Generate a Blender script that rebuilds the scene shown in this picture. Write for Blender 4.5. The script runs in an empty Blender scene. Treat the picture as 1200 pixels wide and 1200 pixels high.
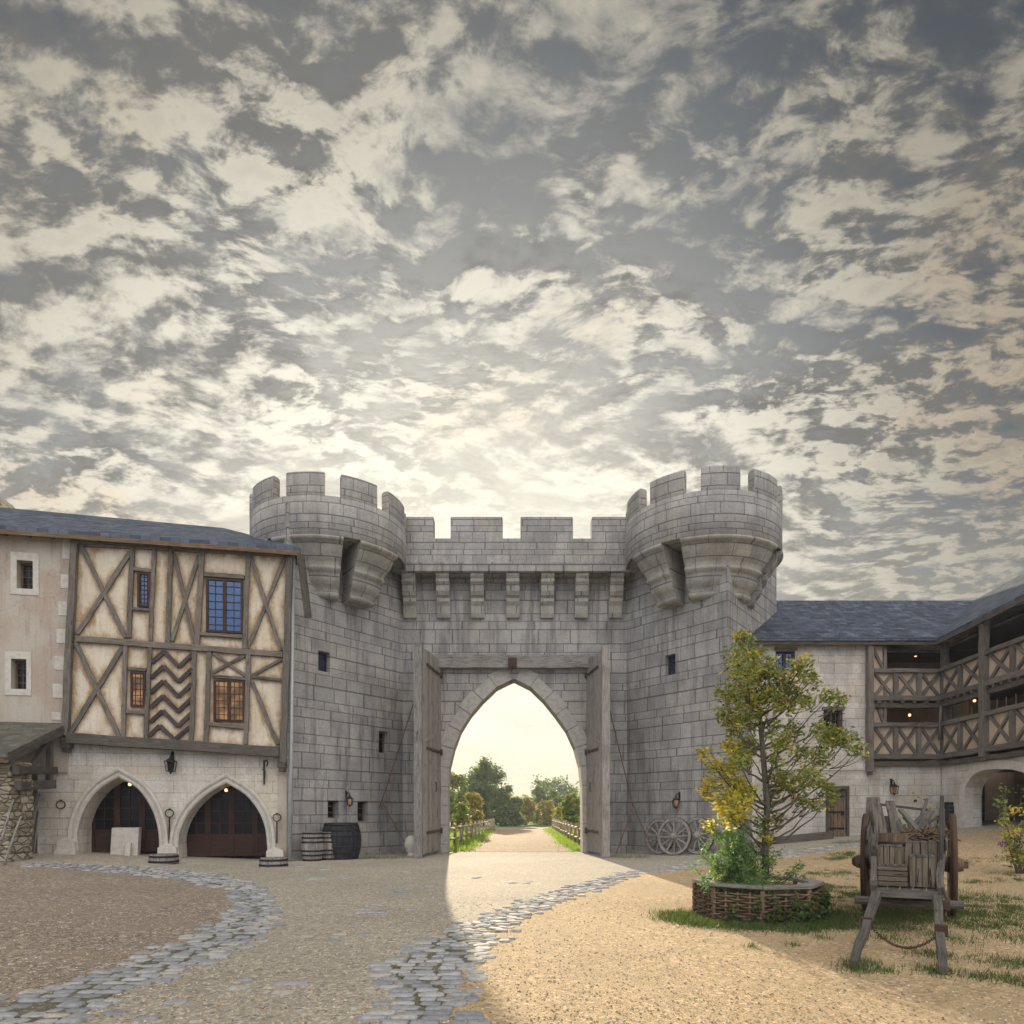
import bpy, math, random
import numpy as np
from mathutils import Vector, Matrix
from mathutils.geometry import tessellate_polygon
random.seed(7); rng = np.random.default_rng(7)
SC = bpy.context.scene; COL = SC.collection
R = math.radians; PI = math.pi
F = 800.0; HY = 952.0; CX = 600.0; EYE = 1.7
def V(*a): return Vector(a)
def ray(x, y): return V((x-CX)/F, 1.0, (HY-y)/F)
def at(x, y, d):                       # picture point at depth d
    r = ray(x, y); return V(r.x*d, d, EYE+r.z*d)
def lerp(a, b, t): return a+(b-a)*t
def sst(x, a, b):
    t = min(1, max(0, (x-a)/(b-a))); return t*t*(3-2*t)
def gz(x, y):                          # height of the courtyard ground
    s = max(0.0, x-4.6); s = s*s/(s+1.2)*0.103
    z = s*sst(y, 12, 24)
    z += 0.36*sst(-x, 8, 15.5)*sst(y, 13, 21)
    z *= 1-sst(y, 34, 60)
    return z
def gp(x, y):                          # picture point on the ground
    r = ray(x, y); d = EYE/max(1e-4, -r.z)
    for _ in range(30):
        d = (EYE-gz(r.x*d, d))/max(1e-4, -r.z)*0.5+d*0.5
    return V(r.x*d, d, gz(r.x*d, d))

class MB:
    def __init__(s): s.v = []; s.f = []; s.uv = []; s.rn = []; s.sm = []; s.mi = []; s.r = (0.5, 0.5)
    def rnd(s): s.r = (random.random(), random.random()); return s
    def face(s, pts, uv=None, smooth=False, mi=0, off=(0, 0)):
        pts = [Vector(p) for p in pts]; n = len(s.v)
        if uv is None:
            nn = V(0, 0, 0)
            for i in range(len(pts)):
                a, b = pts[i], pts[(i+1) % len(pts)]
                nn += V((a.y-b.y)*(a.z+b.z), (a.z-b.z)*(a.x+b.x), (a.x-b.x)*(a.y+b.y))
            if nn.length > 0: nn.normalize()
            if abs(nn.z) > 0.8: uv = [(p.x+off[0], p.y+off[1]) for p in pts]
            else:
                t = V(-nn.y, nn.x, 0).normalized(); w = nn.cross(t)
                uv = [(p.dot(t)+off[0], p.dot(w)+off[1]) for p in pts]
                if w.z < 0: uv = [(a, -b) for a, b in uv]
        s.v += pts; s.f.append(tuple(range(n, n+len(pts)))); s.uv.append(uv); s.rn.append(s.r); s.sm.append(smooth); s.mi.append(mi)
    def prism(s, pts, ext, smooth=False):   # closed polygon swept along ext
        pts = [Vector(p) for p in pts]; ext = Vector(ext); q = [p+ext for p in pts]; n = len(pts)
        for tri in tessellate_polygon([pts]):
            a = [pts[i] for i in tri]
            s.face(a); s.face([p+ext for p in a][::-1])
        for i in range(n):
            j = (i+1) % n; s.face([pts[i], q[i], q[j], pts[j]], smooth=smooth)
    def box(s, c, sx, sy, sz, rz=0, tilt=None):
        c = Vector(c); m = Matrix.Rotation(rz, 3, 'Z')
        if tilt is not None: m = m @ tilt
        P = [c+m @ V(a*sx/2, b*sy/2, d*sz/2) for d in (-1, 1) for a, b in ((-1, -1), (1, -1), (1, 1), (-1, 1))]
        o = (random.random()*9, random.random()*9)
        for q in ((3, 2, 1, 0), (4, 5, 6, 7), (0, 1, 5, 4), (1, 2, 6, 5), (2, 3, 7, 6), (3, 0, 4, 7)):
            s.face([P[i] for i in q], off=o)
    def beam(s, a, b, w, h, up=(0, 0, 1), seg=None, jit=0.0, taper=1.0):  # grain along u
        a = Vector(a); b = Vector(b); d = b-a; L = d.length
        if L < 1e-5: return
        d = d/L; up = Vector(up)
        x = d.cross(up)
        if x.length < 1e-3: x = d.cross(V(1, 0, 0))
        x.normalize(); y = x.cross(d)
        seg = seg or (max(1, int(L/0.5)) if jit > 0 else 1); o = (random.random()*50, random.random()*50)
        s.rnd(); rings = []
        for i in range(seg+1):
            t = i/seg; k = lerp(1, taper, t)
            c = a+d*(L*t)+x*random.uniform(-jit, jit)+y*random.uniform(-jit, jit)
            rings.append([c+x*(sx*w/2*k+random.uniform(-jit, jit)*.5)+y*(sy*h/2*k+random.uniform(-jit, jit)*.5) for sx, sy in ((-1, -1), (1, -1), (1, 1), (-1, 1))])
        cr = [0, w, w+h, 2*w+h, 2*w+2*h]
        for i in range(seg):
            for k in range(4):
                j = (k+1) % 4; u0 = L*i/seg; u1 = L*(i+1)/seg
                s.face([rings[i][k], rings[i+1][k], rings[i+1][j], rings[i][j]][::-1],
                       [(u0+o[0], cr[k+1]+o[1]), (u1+o[0], cr[k+1]+o[1]), (u1+o[0], cr[k]+o[1]), (u0+o[0], cr[k]+o[1])])
        s.face(rings[0][::-1][::-1], [(o[0], o[1]), (o[0]+.02, o[1]+w), (o[0]+.02, o[1]+w), (o[0], o[1])])
        s.face(rings[-1][::-1], [(o[0], o[1]), (o[0]+.02, o[1]+w), (o[0]+.02, o[1]+w), (o[0], o[1])])
    def tube(s, pts, rad, n=8, closed=False, caps=True):
        pts = [Vector(p) for p in pts]; m = len(pts)
        if not hasattr(rad, '__len__'): rad = [rad]*m
        o = (random.random()*50, random.random()*50); rings = []; up = None; L = [0]
        for i in range(m):
            a = pts[(i-1) % m] if (closed or i > 0) else pts[i]; b = pts[(i+1) % m] if (closed or i < m-1) else pts[i]
            d = (b-a).normalized()
            if up is None: up = d.cross(V(0, 0, 1)) if abs(d.z) < .9 else d.cross(V(1, 0, 0))
            x = (up-d*up.dot(d)).normalized(); y = d.cross(x); up = x
            rings.append([pts[i]+(x*math.cos(2*PI*k/n)+y*math.sin(2*PI*k/n))*rad[i] for k in range(n)])
            if i: L.append(L[-1]+(pts[i]-pts[i-1]).length)
        for i in range(m if closed else m-1):
            j = (i+1) % m; u0 = L[i]; u1 = L[j] if j else L[i]+(pts[0]-pts[i]).length
            c = 2*PI*max(rad[i], .001)
            for k in range(n):
                l = (k+1) % n
                s.face([rings[i][k], rings[i][l], rings[j][l], rings[j][k]],
                       [(u0+o[0], c*k/n+o[1]), (u0+o[0], c*(k+1)/n+o[1]), (u1+o[0], c*(k+1)/n+o[1]), (u1+o[0], c*k/n+o[1])], smooth=n > 5)
        if caps and not closed:
            s.face(rings[0][::-1]); s.face(rings[-1])
    def lathe(s, c, prof, n=32, a0=0, a1=2*PI, M=None, endcaps=False, smooth=True, uvr=None):
        # prof: list of (radius, z); angles from -Y turning to +X
        c = Vector(c); full = abs(a1-a0-2*PI) < 1e-6
        def P(r, z, a):
            p = V(r*math.sin(a), -r*math.cos(a), z)
            return c+(M @ p if M is not None else p)
        L = [0]
        for i in range(1, len(prof)): L.append(L[-1]+math.hypot(prof[i][0]-prof[i-1][0], prof[i][1]-prof[i-1][1]))
        R0 = uvr or max(p[0] for p in prof); zmode = prof[0][1]
        for i in range(len(prof)-1):
            (r0, z0), (r1, z1) = prof[i], prof[i+1]
            for k in range(n):
                b0 = a0+(a1-a0)*k/n; b1 = a0+(a1-a0)*(k+1)/n
                s.face([P(r0, z0, b0), P(r0, z0, b1), P(r1, z1, b1), P(r1, z1, b0)],
                       [(b0*R0, zmode+L[i]), (b1*R0, zmode+L[i]), (b1*R0, zmode+L[i+1]), (b0*R0, zmode+L[i+1])], smooth=smooth)
        if endcaps and not full:
            for a in (a0, a1):
                pts = [P(r, z, a) for r, z in prof]
                for t in tessellate_polygon([pts]): s.face([pts[i] for i in t])
    def build(s, name, mats, parent=None, local=False, bevel=0, merge=False):
        me = bpy.data.meshes.new(name)
        off = V(0, 0, 0)
        if parent is not None and not local:
            q = parent
            while q: off += q.location; q = q.parent
        me.from_pydata([tuple(v-off) for v in s.v], [], s.f)
        a = me.uv_layers.new(name='UVMap'); b = me.uv_layers.new(name='rnd')
        a.data.foreach_set('uv', [c for f in s.uv for p in f for c in p])
        b.data.foreach_set('uv', [c for f, r in zip(s.f, s.rn) for _ in f for c in r])
        me.polygons.foreach_set('use_smooth', s.sm)
        if not isinstance(mats, (list, tuple)): mats = [mats]
        for m in mats: me.materials.append(m)
        if len(mats) > 1: me.polygons.foreach_set('material_index', s.mi)
        me.update()
        o = bpy.data.objects.new(name, me); COL.objects.link(o)
        if parent is not None: o.parent = parent
        import bmesh
        bm = bmesh.new(); bm.from_mesh(me)
        bmesh.ops.remove_doubles(bm, verts=bm.verts, dist=1e-5)
        bmesh.ops.recalc_face_normals(bm, faces=bm.faces)
        bm.to_mesh(me); bm.free()
        if bevel:
            md = o.modifiers.new('bevel', 'BEVEL'); md.width = bevel; md.segments = 2; md.limit_method = 'ANGLE'; md.angle_limit = R(40)
        return o
def tag(o, label=None, cat=None, group=None, kind=None):
    if label: o['label'] = label
    if cat: o['category'] = cat
    if group: o['group'] = group
    if kind: o['kind'] = kind
    return o
def thing(name, label, cat, loc=(0, 0, 0), group=None, rz=0):
    o = bpy.data.objects.new(name, None); COL.objects.link(o); o.empty_display_size = .2
    o.location = loc; o.rotation_euler = (0, 0, rz)
    return tag(o, label, cat, group)
def copy_tree(o, parent=None):
    c = o.copy(); COL.objects.link(c); c.parent = parent
    for ch in list(o.children): copy_tree(ch, c)
    return c

class Plane:                            # a vertical wall plane from A to B (left to right as seen)
    def __init__(s, A, B):
        s.A = V(A[0], A[1], 0); s.t = (V(B[0], B[1], 0)-s.A); s.L = s.t.length; s.t.normalize(); s.n = V(s.t.y, -s.t.x, 0)
    def pt(s, u, z, o=0): return s.A+s.t*u+V(0, 0, z)+s.n*o
    def px(s, x, y, o=0):
        r = ray(x, y); d = (s.A+s.n*o).dot(s.n)/r.dot(s.n)
        p = r*d; return ((p-s.A).dot(s.t), p.z+EYE)
    def w(s, x, y, o=0): u, z = s.px(x, y, o); return s.pt(u, z, o)
def plate(mb, pl, outer, holes=(), d0=-.2, d1=0, back=True, sides=True):   # extruded outline (u,z) with holes
    loops = [[V(u, z, 0) for u, z in l] for l in [outer]+list(holes)]
    flat = [p for l in loops for p in l]
    for tri in tessellate_polygon(loops):
        a = [flat[i] for i in tri]
        mb.face([pl.pt(p.x, p.y, d1) for p in a], [(p.x, p.y) for p in a])
        if back: mb.face([pl.pt(p.x, p.y, d0) for p in a][::-1], [(p.x, p.y) for p in a][::-1])
    for k, l in enumerate(loops):
        if k == 0 and not sides: continue
        for i in range(len(l)):
            a, b = l[i], l[(i+1) % len(l)]
            w = abs(d1-d0)
            if abs(a.x-b.x) > abs(a.y-b.y): uv = [(a.x, a.y), (b.x, b.y), (b.x, b.y+w), (a.x, a.y+w)]
            else: uv = [(a.x, a.y), (b.x, b.y), (b.x+w, b.y), (a.x+w, a.y)]
            mb.face([pl.pt(a.x, a.y, d1), pl.pt(b.x, b.y, d1), pl.pt(b.x, b.y, d0), pl.pt(a.x, a.y, d0)], uv)
def rect(pl, x0, y0, x1, y1, o=0):      # picture rectangle on the wall, kept square to the wall
    a = pl.px(x0, (y0+y1)/2, o); b = pl.px(x1, (y0+y1)/2, o); c = pl.px((x0+x1)/2, y0, o); d = pl.px((x0+x1)/2, y1, o)
    return [(a[0], d[1]), (b[0], d[1]), (b[0], c[1]), (a[0], c[1])]

# ---------------- materials ----------------
class NT:
    def __init__(s, name):
        s.m = bpy.data.materials.new(name); s.m.use_nodes = True; s.t = s.m.node_tree; s.t.nodes.clear()
        s.out = s.n('ShaderNodeOutputMaterial'); s.b = s.n('ShaderNodeBsdfPrincipled'); s.t.links.new(s.b.outputs[0], s.out.inputs[0])
    def n(s, k): return s.t.nodes.new(k)
    def put(s, sock, v):
        if isinstance(v, bpy.types.NodeSocket): s.t.links.new(v, sock)
        elif isinstance(v, tuple) and len(v) == 3 and sock.type == 'RGBA': sock.default_value = (*v, 1)
        else: sock.default_value = v
    def M(s, op, a, b=None, c=None, clamp=False):
        n = s.n('ShaderNodeMath'); n.operation = op; n.use_clamp = clamp; s.put(n.inputs[0], a)
        if b is not None: s.put(n.inputs[1], b)
        if c is not None: s.put(n.inputs[2], c)
        return n.outputs[0]
    def ss(s, x, a, b, lo=0., hi=1.):
        n = s.n('ShaderNodeMapRange'); n.interpolation_type = 'SMOOTHSTEP'
        for k, v in zip(('Value', 'From Min', 'From Max', 'To Min', 'To Max'), (x, a, b, lo, hi)): s.put(n.inputs[k], v)
        return n.outputs[0]
    def mix(s, f, a, b, mode='MIX'):
        n = s.n('ShaderNodeMix'); n.data_type = 'RGBA'; n.blend_type = mode; s.put(n.inputs[0], f); s.put(n.inputs[6], a); s.put(n.inputs[7], b); return n.outputs[2]
    def uv(s, name='UVMap'): n = s.n('ShaderNodeUVMap'); n.uv_map = name; return n.outputs[0]
    def pos(s): return s.n('ShaderNodeNewGeometry').outputs['Position']
    def objc(s): return s.n('ShaderNodeTexCoord').outputs['Object']
    def sep(s, v): n = s.n('ShaderNodeSeparateXYZ'); s.put(n.inputs[0], v); return n.outputs
    def comb(s, x, y, z=0.): n = s.n('ShaderNodeCombineXYZ'); s.put(n.inputs[0], x); s.put(n.inputs[1], y); s.put(n.inputs[2], z); return n.outputs[0]
    def scale(s, v, k):
        n = s.n('ShaderNodeVectorMath'); n.operation = 'MULTIPLY'; s.put(n.inputs[0], v); n.inputs[1].default_value = k if isinstance(k, tuple) else (k, k, k); return n.outputs[0]
    def add(s, a, b): n = s.n('ShaderNodeVectorMath'); n.operation = 'ADD'; s.put(n.inputs[0], a); s.put(n.inputs[1], b); return n.outputs[0]
    def noise(s, v, sc, det=4, rough=.55, dist=0., col=False):
        n = s.n('ShaderNodeTexNoise'); s.put(n.inputs['Vector'], v); n.inputs['Scale'].default_value = sc; n.inputs['Detail'].default_value = det
        n.inputs['Roughness'].default_value = rough; n.inputs['Distortion'].default_value = dist; return n.outputs[1 if col else 0]
    def vor(s, v, sc, feat='F1', out='Distance'):
        n = s.n('ShaderNodeTexVoronoi'); n.feature = feat; s.put(n.inputs['Vector'], v); n.inputs['Scale'].default_value = sc; return n.outputs[out]
    def white(s, v): n = s.n('ShaderNodeTexWhiteNoise'); n.noise_dimensions = '3D'; s.put(n.inputs['Vector'], v); return n.outputs[0]
    def ramp(s, f, stops):
        n = s.n('ShaderNodeValToRGB'); s.put(n.inputs[0], f); e = n.color_ramp.elements
        while len(e) < len(stops): e.new(0.5)
        for q, (p, c) in zip(e, stops): q.position = p; q.color = (*c, 1)
        return n.outputs[0]
    def bump(s, h, strength=.5, dist=.02, prev=None):
        n = s.n('ShaderNodeBump'); s.put(n.inputs['Height'], h); n.inputs['Strength'].default_value = strength; n.inputs['Distance'].default_value = dist
        if prev is not None: s.t.links.new(prev, n.inputs['Normal'])
        return n.outputs[0]
    def fin(s, col, rough=.8, nrm=None, spec=.3, **kw):
        s.put(s.b.inputs['Base Color'], col); s.put(s.b.inputs['Roughness'], rough); s.b.inputs['Specular IOR Level'].default_value = spec
        if nrm is not None: s.t.links.new(nrm, s.b.inputs['Normal'])
        for k, v in kw.items(): s.put(s.b.inputs[k.replace('_', ' ')], v)
        return s.m
    def cells(s, h, w, warp=.22, wv=.45, joint=.018, uvn=None, jn=.012):
        q = s.sep(uvn or s.uv()); u, v = q[0], q[1]
        vs = s.M('DIVIDE', v, h)
        if warp: vs = s.M('ADD', vs, s.M('MULTIPLY', s.M('SINE', s.M('MULTIPLY', vs, 1.9)), warp))
        row = s.M('FLOOR', vs); fv = s.M('FRACT', vs)
        rr = s.white(s.comb(row, 3.7, 1.3))
        us = s.M('ADD', s.M('MULTIPLY', s.M('DIVIDE', u, w), s.M('ADD', s.M('MULTIPLY', rr, wv), 1-wv*.45)), s.M('MULTIPLY', rr, 17.3))
        if warp: us = s.M('ADD', us, s.M('MULTIPLY', s.M('SINE', s.M('ADD', s.M('MULTIPLY', us, 2.1), s.M('MULTIPLY', row, 5.))), .2))
        c = s.M('FLOOR', us); fu = s.M('FRACT', us)
        rb = s.white(s.comb(c, row, .5))
        du = s.M('MULTIPLY', s.M('MINIMUM', fu, s.M('SUBTRACT', 1., fu)), w)
        dv = s.M('MULTIPLY', s.M('MINIMUM', fv, s.M('SUBTRACT', 1., fv)), h)
        d = s.M('MINIMUM', du, dv)
        if jn: d = s.M('ADD', d, s.M('MULTIPLY', s.M('SUBTRACT', s.noise(s.uv(), 9, 3), .5), jn*2))
        j = s.ss(d, joint*.35, joint*1.3, 1., 0.)
        return j, rb, fu, fv, d, row, c

def mat_stone(name, c0, c1, jc, h, w, joint=.02, stain=(.12, .11, .10), st=.5, warm=None, bump=.5, jfade=0.):
    s = NT(name); j, rb, fu, fv, d, row, c = s.cells(h, w, joint=joint)
    p = s.pos(); q = s.sep(p)
    base = s.mix(rb, c0, c1)
    n1 = s.noise(p, 1.1, 6, .6); n2 = s.noise(p, 14, 5, .65); n3 = s.noise(s.scale(p, (2.2, 2.2, .22)), 1.3, 7, .66, .3)
    base = s.mix(s.ss(n1, .35, .7), base, s.mix(1., base, (.72, .72, .74), 'MULTIPLY'))
    base = s.mix(s.M('MULTIPLY', s.ss(n2, .4, .68), .5), base, s.mix(1., base, (.6, .59, .57), 'MULTIPLY'))
    base = s.mix(s.M('MULTIPLY', s.ss(n3, .48, .66), st), base, stain); n4 = s.noise(p, .42, 5, .6); base = s.mix(s.ss(n4, .42, .62, 0., .35), base, s.mix(1., base, (1.12, 1.05, .9), 'MULTIPLY')); lic = s.noise(p, 7., 6, .72); base = s.mix(s.ss(lic, .6, .66, 0., .4), base, (.40, .40, .33))
    if warm: base = s.mix(s.M('MULTIPLY', s.ss(s.noise(p, .7, 5, .6), .5, .68), .6), base, warm)
    base = s.mix(s.M('MULTIPLY', s.ss(s.noise(p, 55, 2, .5), .62, .72), .5), base, s.mix(1., base, (.45, .44, .42), 'MULTIPLY'))
    jm = s.M('MULTIPLY', j, s.ss(n1, .3, .6, 1.-jfade, 1.)) if jfade else j
    base = s.mix(s.M('MULTIPLY', jm, .8), base, jc)
    hgt = s.M('ADD', s.M('MULTIPLY', s.M('SUBTRACT', 1., jm), .6), s.M('ADD', s.M('MULTIPLY', n2, .5), s.M('MULTIPLY', rb, .35)))
    return s.fin(base, .88, s.bump(hgt, bump, .035), .25)
def mat_wood(name, c0, c1, dark=(.03, .025, .02), rough=.85, fine=1., bump=.6):
    s = NT(name); u = s.uv(); r = s.sep(s.uv('rnd'))[0]
    g = s.noise(s.scale(u, (1.3*fine, 22*fine, 1)), 1.6, 6, .65, .6); g2 = s.noise(s.scale(u, (3, 70, 1)), 1.5, 4, .6)
    cr = s.noise(s.scale(u, (.9, 14, 1)), 2.4, 3, .5, 1.)
    base = s.mix(r, c0, c1); base = s.mix(s.ss(g, .35, .65), s.mix(1., base, (.55, .53, .5), 'MULTIPLY'), base)
    base = s.mix(s.M('MULTIPLY', s.ss(g2, .5, .7), .45), base, s.mix(1., base, (1.5, 1.48, 1.42), 'MULTIPLY'))
    base = s.mix(s.ss(cr, .63, .68), base, dark)
    base = s.mix(s.M('MULTIPLY', s.ss(s.noise(s.pos(), 1.7, 5, .6), .5, .7), .5), base, s.mix(1., base, (.5, .5, .48), 'MULTIPLY'))
    hgt = s.M('SUBTRACT', s.M('ADD', g, s.M('MULTIPLY', g2, .6)), s.ss(cr, .6, .68))
    return s.fin(base, rough, s.bump(hgt, bump, .015), .2)
def mat_slate(name, c0, c1, moss=0., h=.24, w=.30):
    s = NT(name); j, rb, fu, fv, d, row, c = s.cells(h, w, warp=0, wv=0., joint=.012, jn=.004); p = s.pos()
    rb2 = s.white(s.comb(c, row, 9.1))
    base = s.mix(rb, c0, c1); base = s.mix(s.ss(rb2, .86, .9, 0., .6), base, s.mix(1., c1, (1.7, 1.5, 1.3), 'MULTIPLY')); base = s.mix(s.M('MULTIPLY', s.ss(s.noise(p, 2.2, 6, .65), .45, .7), .6), base, s.mix(1., base, (1.5, 1.45, 1.3), 'MULTIPLY'))
    if moss: base = s.mix(s.M('MULTIPLY', s.ss(s.noise(p, 3.5, 6, .7), .5, .62), moss), base, (.055, .07, .02))
    base = s.mix(s.M('MULTIPLY', j, .9), base, (.008, .009, .011))
    hgt = s.M('ADD', s.M('SUBTRACT', s.M('MULTIPLY', rb2, .5), s.M('MULTIPLY', fv, .8)), s.M('ADD', s.M('MULTIPLY', s.noise(p, 30, 3), .3), s.M('MULTIPLY', s.M('MULTIPLY', fu, s.M('SUBTRACT', rb, .5)), .6)))
    return s.fin(base, s.ss(rb2, 0., 1., .45, .72), s.bump(hgt, .7, .03), .4)
def mat_plain(name, c, rough=.6, metal=0., bump=0., bs=40, var=.25, spec=.4, **kw):
    s = NT(name); p = s.objc(); n = s.noise(p, 6, 5, .6)
    base = s.mix(s.M('MULTIPLY', s.ss(n, .35, .7), var*2), c, tuple(x*.5 for x in c))
    nr = s.bump(s.noise(p, bs, 4), bump, .01) if bump else None
    return s.fin(base, rough, nr, spec, Metallic=metal, **kw)
def mat_gravel(name, c0, c1, c2, grain=70, tint=None, bs=.8):
    s = NT(name); p = s.pos(); v = s.vor(p, grain, 'F1', 'Color'); vd = s.vor(p, grain); v2 = s.sep(s.vor(p, grain*.42, 'F1', 'Color'))[1]
    r = s.sep(v)[0]; base = s.ramp(r, [(0, c0), (.5, c1), (1, c2)])
    big = s.noise(p, .35, 6, .6); med = s.noise(p, 2.3, 5, .6)
    base = s.mix(s.ss(v2, .78, .95, 0., .75), base, tuple(min(1, x*1.35) for x in c2)); base = s.mix(s.ss(v2, .0, .22, .6, 0.), base, tuple(x*.5 for x in c0))
    base = s.mix(s.ss(big, .35, .65, 0., .45), base, s.mix(1., base, (.7, .7, .72), 'MULTIPLY'))
    base = s.mix(s.ss(med, .45, .7, 0., .35), base, s.mix(1., base, (1.25, 1.2, 1.1), 'MULTIPLY'))
    if tint: base = s.mix(s.ss(s.noise(p, .8, 5, .6), .45, .65, 0., .6), base, tint)
    h = s.M('ADD', s.M('SUBTRACT', 1., vd), s.M('ADD', s.M('MULTIPLY', v2, .7), s.M('MULTIPLY', med, .25)))
    return s.fin(base, .92, s.bump(h, bs, .012), .2)
def mat_leaf(name, c0, c1, c2, trans=.35):
    s = NT(name); r = s.sep(s.uv('rnd')); base = s.ramp(r[0], [(0, c0), (.5, c1), (1, c2)])
    s.fin(base, .55, None, .35)
    tr = s.n('ShaderNodeBsdfTranslucent'); s.put(tr.inputs[0], s.mix(1., base, (1.3, 1.35, .8), 'MULTIPLY')); mx = s.n('ShaderNodeMixShader'); mx.inputs[0].default_value = trans
    s.t.links.new(s.b.outputs[0], mx.inputs[1]); s.t.links.new(tr.outputs[0], mx.inputs[2]); s.t.links.new(mx.outputs[0], s.out.inputs[0])
    return s.m
def mat_emit(name, c, k):
    s = NT(name); return s.fin(c, .5, None, .3, Emission_Color=c, Emission_Strength=k)
def mat_glass(name, c=(.02, .03, .045), rough=.06, emit=None, k=1.):
    s = NT(name); n = s.noise(s.pos(), 5, 2); r = s.bump(n, .15, .03)
    s.fin(c, rough, r, .9*k)
    s.b.inputs['Coat Weight'].default_value = .5 if k == 1. else 0.
    if emit: s.put(s.b.inputs['Emission Color'], s.mix(s.ss(s.noise(s.pos(), 2.2, 3), .35, .6), emit[0], tuple(x*.25 for x in emit[0]))); s.b.inputs['Emission Strength'].default_value = emit[1]
    return s.m
def mat_plaster(name, c0, c1, stainc, attr=None, amount=.5):
    s = NT(name); p = s.pos(); base = s.mix(s.ss(s.noise(p, .9, 6, .62), .35, .65), c0, c1)
    streak = s.noise(s.scale(p, (5., 5., .45)), 1.4, 6, .65, .5)
    f = s.M('MULTIPLY', s.ss(streak, .48, .75), amount)
    if attr:
        a = s.n('ShaderNodeAttribute'); a.attribute_name = attr; av = a.outputs['Fac']
        av = s.ss(s.M('ADD', av, s.M('MULTIPLY', s.M('SUBTRACT', s.noise(s.scale(p, (1, 1, .45)), 3.2, 8, .74), .5), 2.6)), .35, 1.25)
        f = s.M('MAXIMUM', f, s.M('MULTIPLY', av, .92))
    base = s.mix(f, base, stainc)
    cr = s.vor(s.add(p, s.scale(s.noise(p, 1.5, 4, .6, 0., True), .6)), .55, 'DISTANCE_TO_EDGE')
    base = s.mix(s.ss(cr, .0, .006, .35, 0.), base, tuple(x*.4 for x in stainc))
    base = s.mix(s.ss(s.noise(p, 22, 4, .6), .5, .75, 0., .35), base, s.mix(1., base, (.6, .57, .5), 'MULTIPLY'))
    return s.fin(base, .9, s.bump(s.M('ADD', s.noise(p, 5, 6, .6), s.M('MULTIPLY', s.noise(p, 40, 3), .3)), .5, .03), .2)

castle_st = mat_stone('castle_stone', (.345, .34, .33), (.425, .415, .40), (.085, .083, .08), .42, .86, stain=(.13, .13, .132), st=.62)
fine_st = mat_stone('parapet_stone', (.36, .355, .345), (.44, .43, .415), (.11, .108, .105), .31, .82, stain=(.17, .17, .17), st=.4)
corbel_st = mat_stone('corbel_stone', (.36, .35, .32), (.42, .41, .37), (.08, .08, .08), .6, 1.3, stain=(.18, .17, .15), st=.5)
pale_st = mat_stone('pale_limestone', (.60, .575, .52), (.68, .655, .60), (.27, .23, .18), .30, .56, joint=.012, stain=(.36, .31, .24), st=.5, bump=.35, warm=(.5, .43, .32), jfade=.6)
rubble_st = mat_stone('rubble_stone', (.30, .25, .17), (.46, .40, .29), (.12, .10, .07), .2, .3, joint=.03, st=.3, bump=.9)
trim_st = mat_plain('trim_stone', (.56, .53, .47), .85, bump=.5, bs=25, var=.2)
plaster_t = mat_plaster('timber_panel_plaster', (.69, .62, .51), (.59, .51, .39), (.33, .21, .10), 'stain', .4)
plaster_w = mat_plaster('old_plaster', (.46, .42, .36), (.40, .33, .27), (.27, .22, .16), None, .6)
plaster_k = mat_plaster('shaded_back_plaster', (.36, .27, .20), (.28, .21, .15), (.14, .10, .07), None, .5)  # darker copy of the gallery plaster; dim gallery light put into the colour
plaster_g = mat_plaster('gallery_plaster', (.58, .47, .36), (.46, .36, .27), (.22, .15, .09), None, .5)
timber = mat_wood('old_timber', (.165, .148, .132), (.24, .212, .185))
timber_d = mat_wood('dark_timber', (.11, .10, .088), (.16, .142, .122))
purple_t = mat_wood('chevron_timber', (.075, .055, .06), (.10, .085, .085))
grey_w = mat_wood('weathered_grey_wood', (.27, .255, .245), (.40, .38, .355))
brown_w = mat_wood('brown_wood', (.17, .115, .07), (.25, .18, .115))
crate_w = mat_wood('crate_wood', (.155, .13, .10), (.235, .20, .155), fine=.7)
fence_w = mat_wood('fence_wood', (.42, .36, .26), (.52, .46, .35))
cart_w = mat_wood('cart_wood', (.115, .108, .10), (.19, .178, .162))
black_w = mat_wood('blackened_wood', (.035, .037, .045), (.055, .058, .068))
red_w = mat_wood('red_brown_joinery', (.055, .026, .019), (.08, .038, .026), rough=.5, bump=.2)
slate = mat_slate('slate', (.03, .041, .066), (.075, .099, .15))
slate_m = mat_slate('mossy_slate', (.06, .062, .058), (.11, .11, .095), .8, .24, .34)
iron = mat_plain('wrought_iron', (.035, .03, .028), .55, .6, .3)
rust = mat_plain('rusty_iron', (.085, .05, .036), .8, .2, .5)
lead = mat_plain('pale_grey_metal', (.42, .44, .46), .5, .3, .2, var=.15)
rope_m = mat_plain('rope', (.16, .09, .06), .9, 0, .5)
glass_b = mat_glass('window_glass', (.02, .035, .06)); glass_b.node_tree.nodes['Principled BSDF'].inputs['IOR'].default_value = 1.85; glass_b.node_tree.nodes['Principled BSDF'].inputs['Specular Tint'].default_value = (.38, .58, 1., 1); glass_b.node_tree.nodes['Principled BSDF'].inputs['Coat Weight'].default_value = 0.  # blue of the mirrored sky put into the specular tint
glass_d = mat_glass('dark_glass', (.006, .006, .007), .2, None, .25)
glass_w = mat_glass('lit_glass', (.05, .032, .018), .12, ((1., .52, .2), .2), .5); glass_w.node_tree.nodes['Principled BSDF'].inputs['Specular Tint'].default_value = (.6, .6, .6, 1)
flame = mat_emit('lamp_flame', (1., .55, .18), 5.)
bulb_m = mat_emit('warm_bulb', (1., .55, .22), 1.6)
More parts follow.
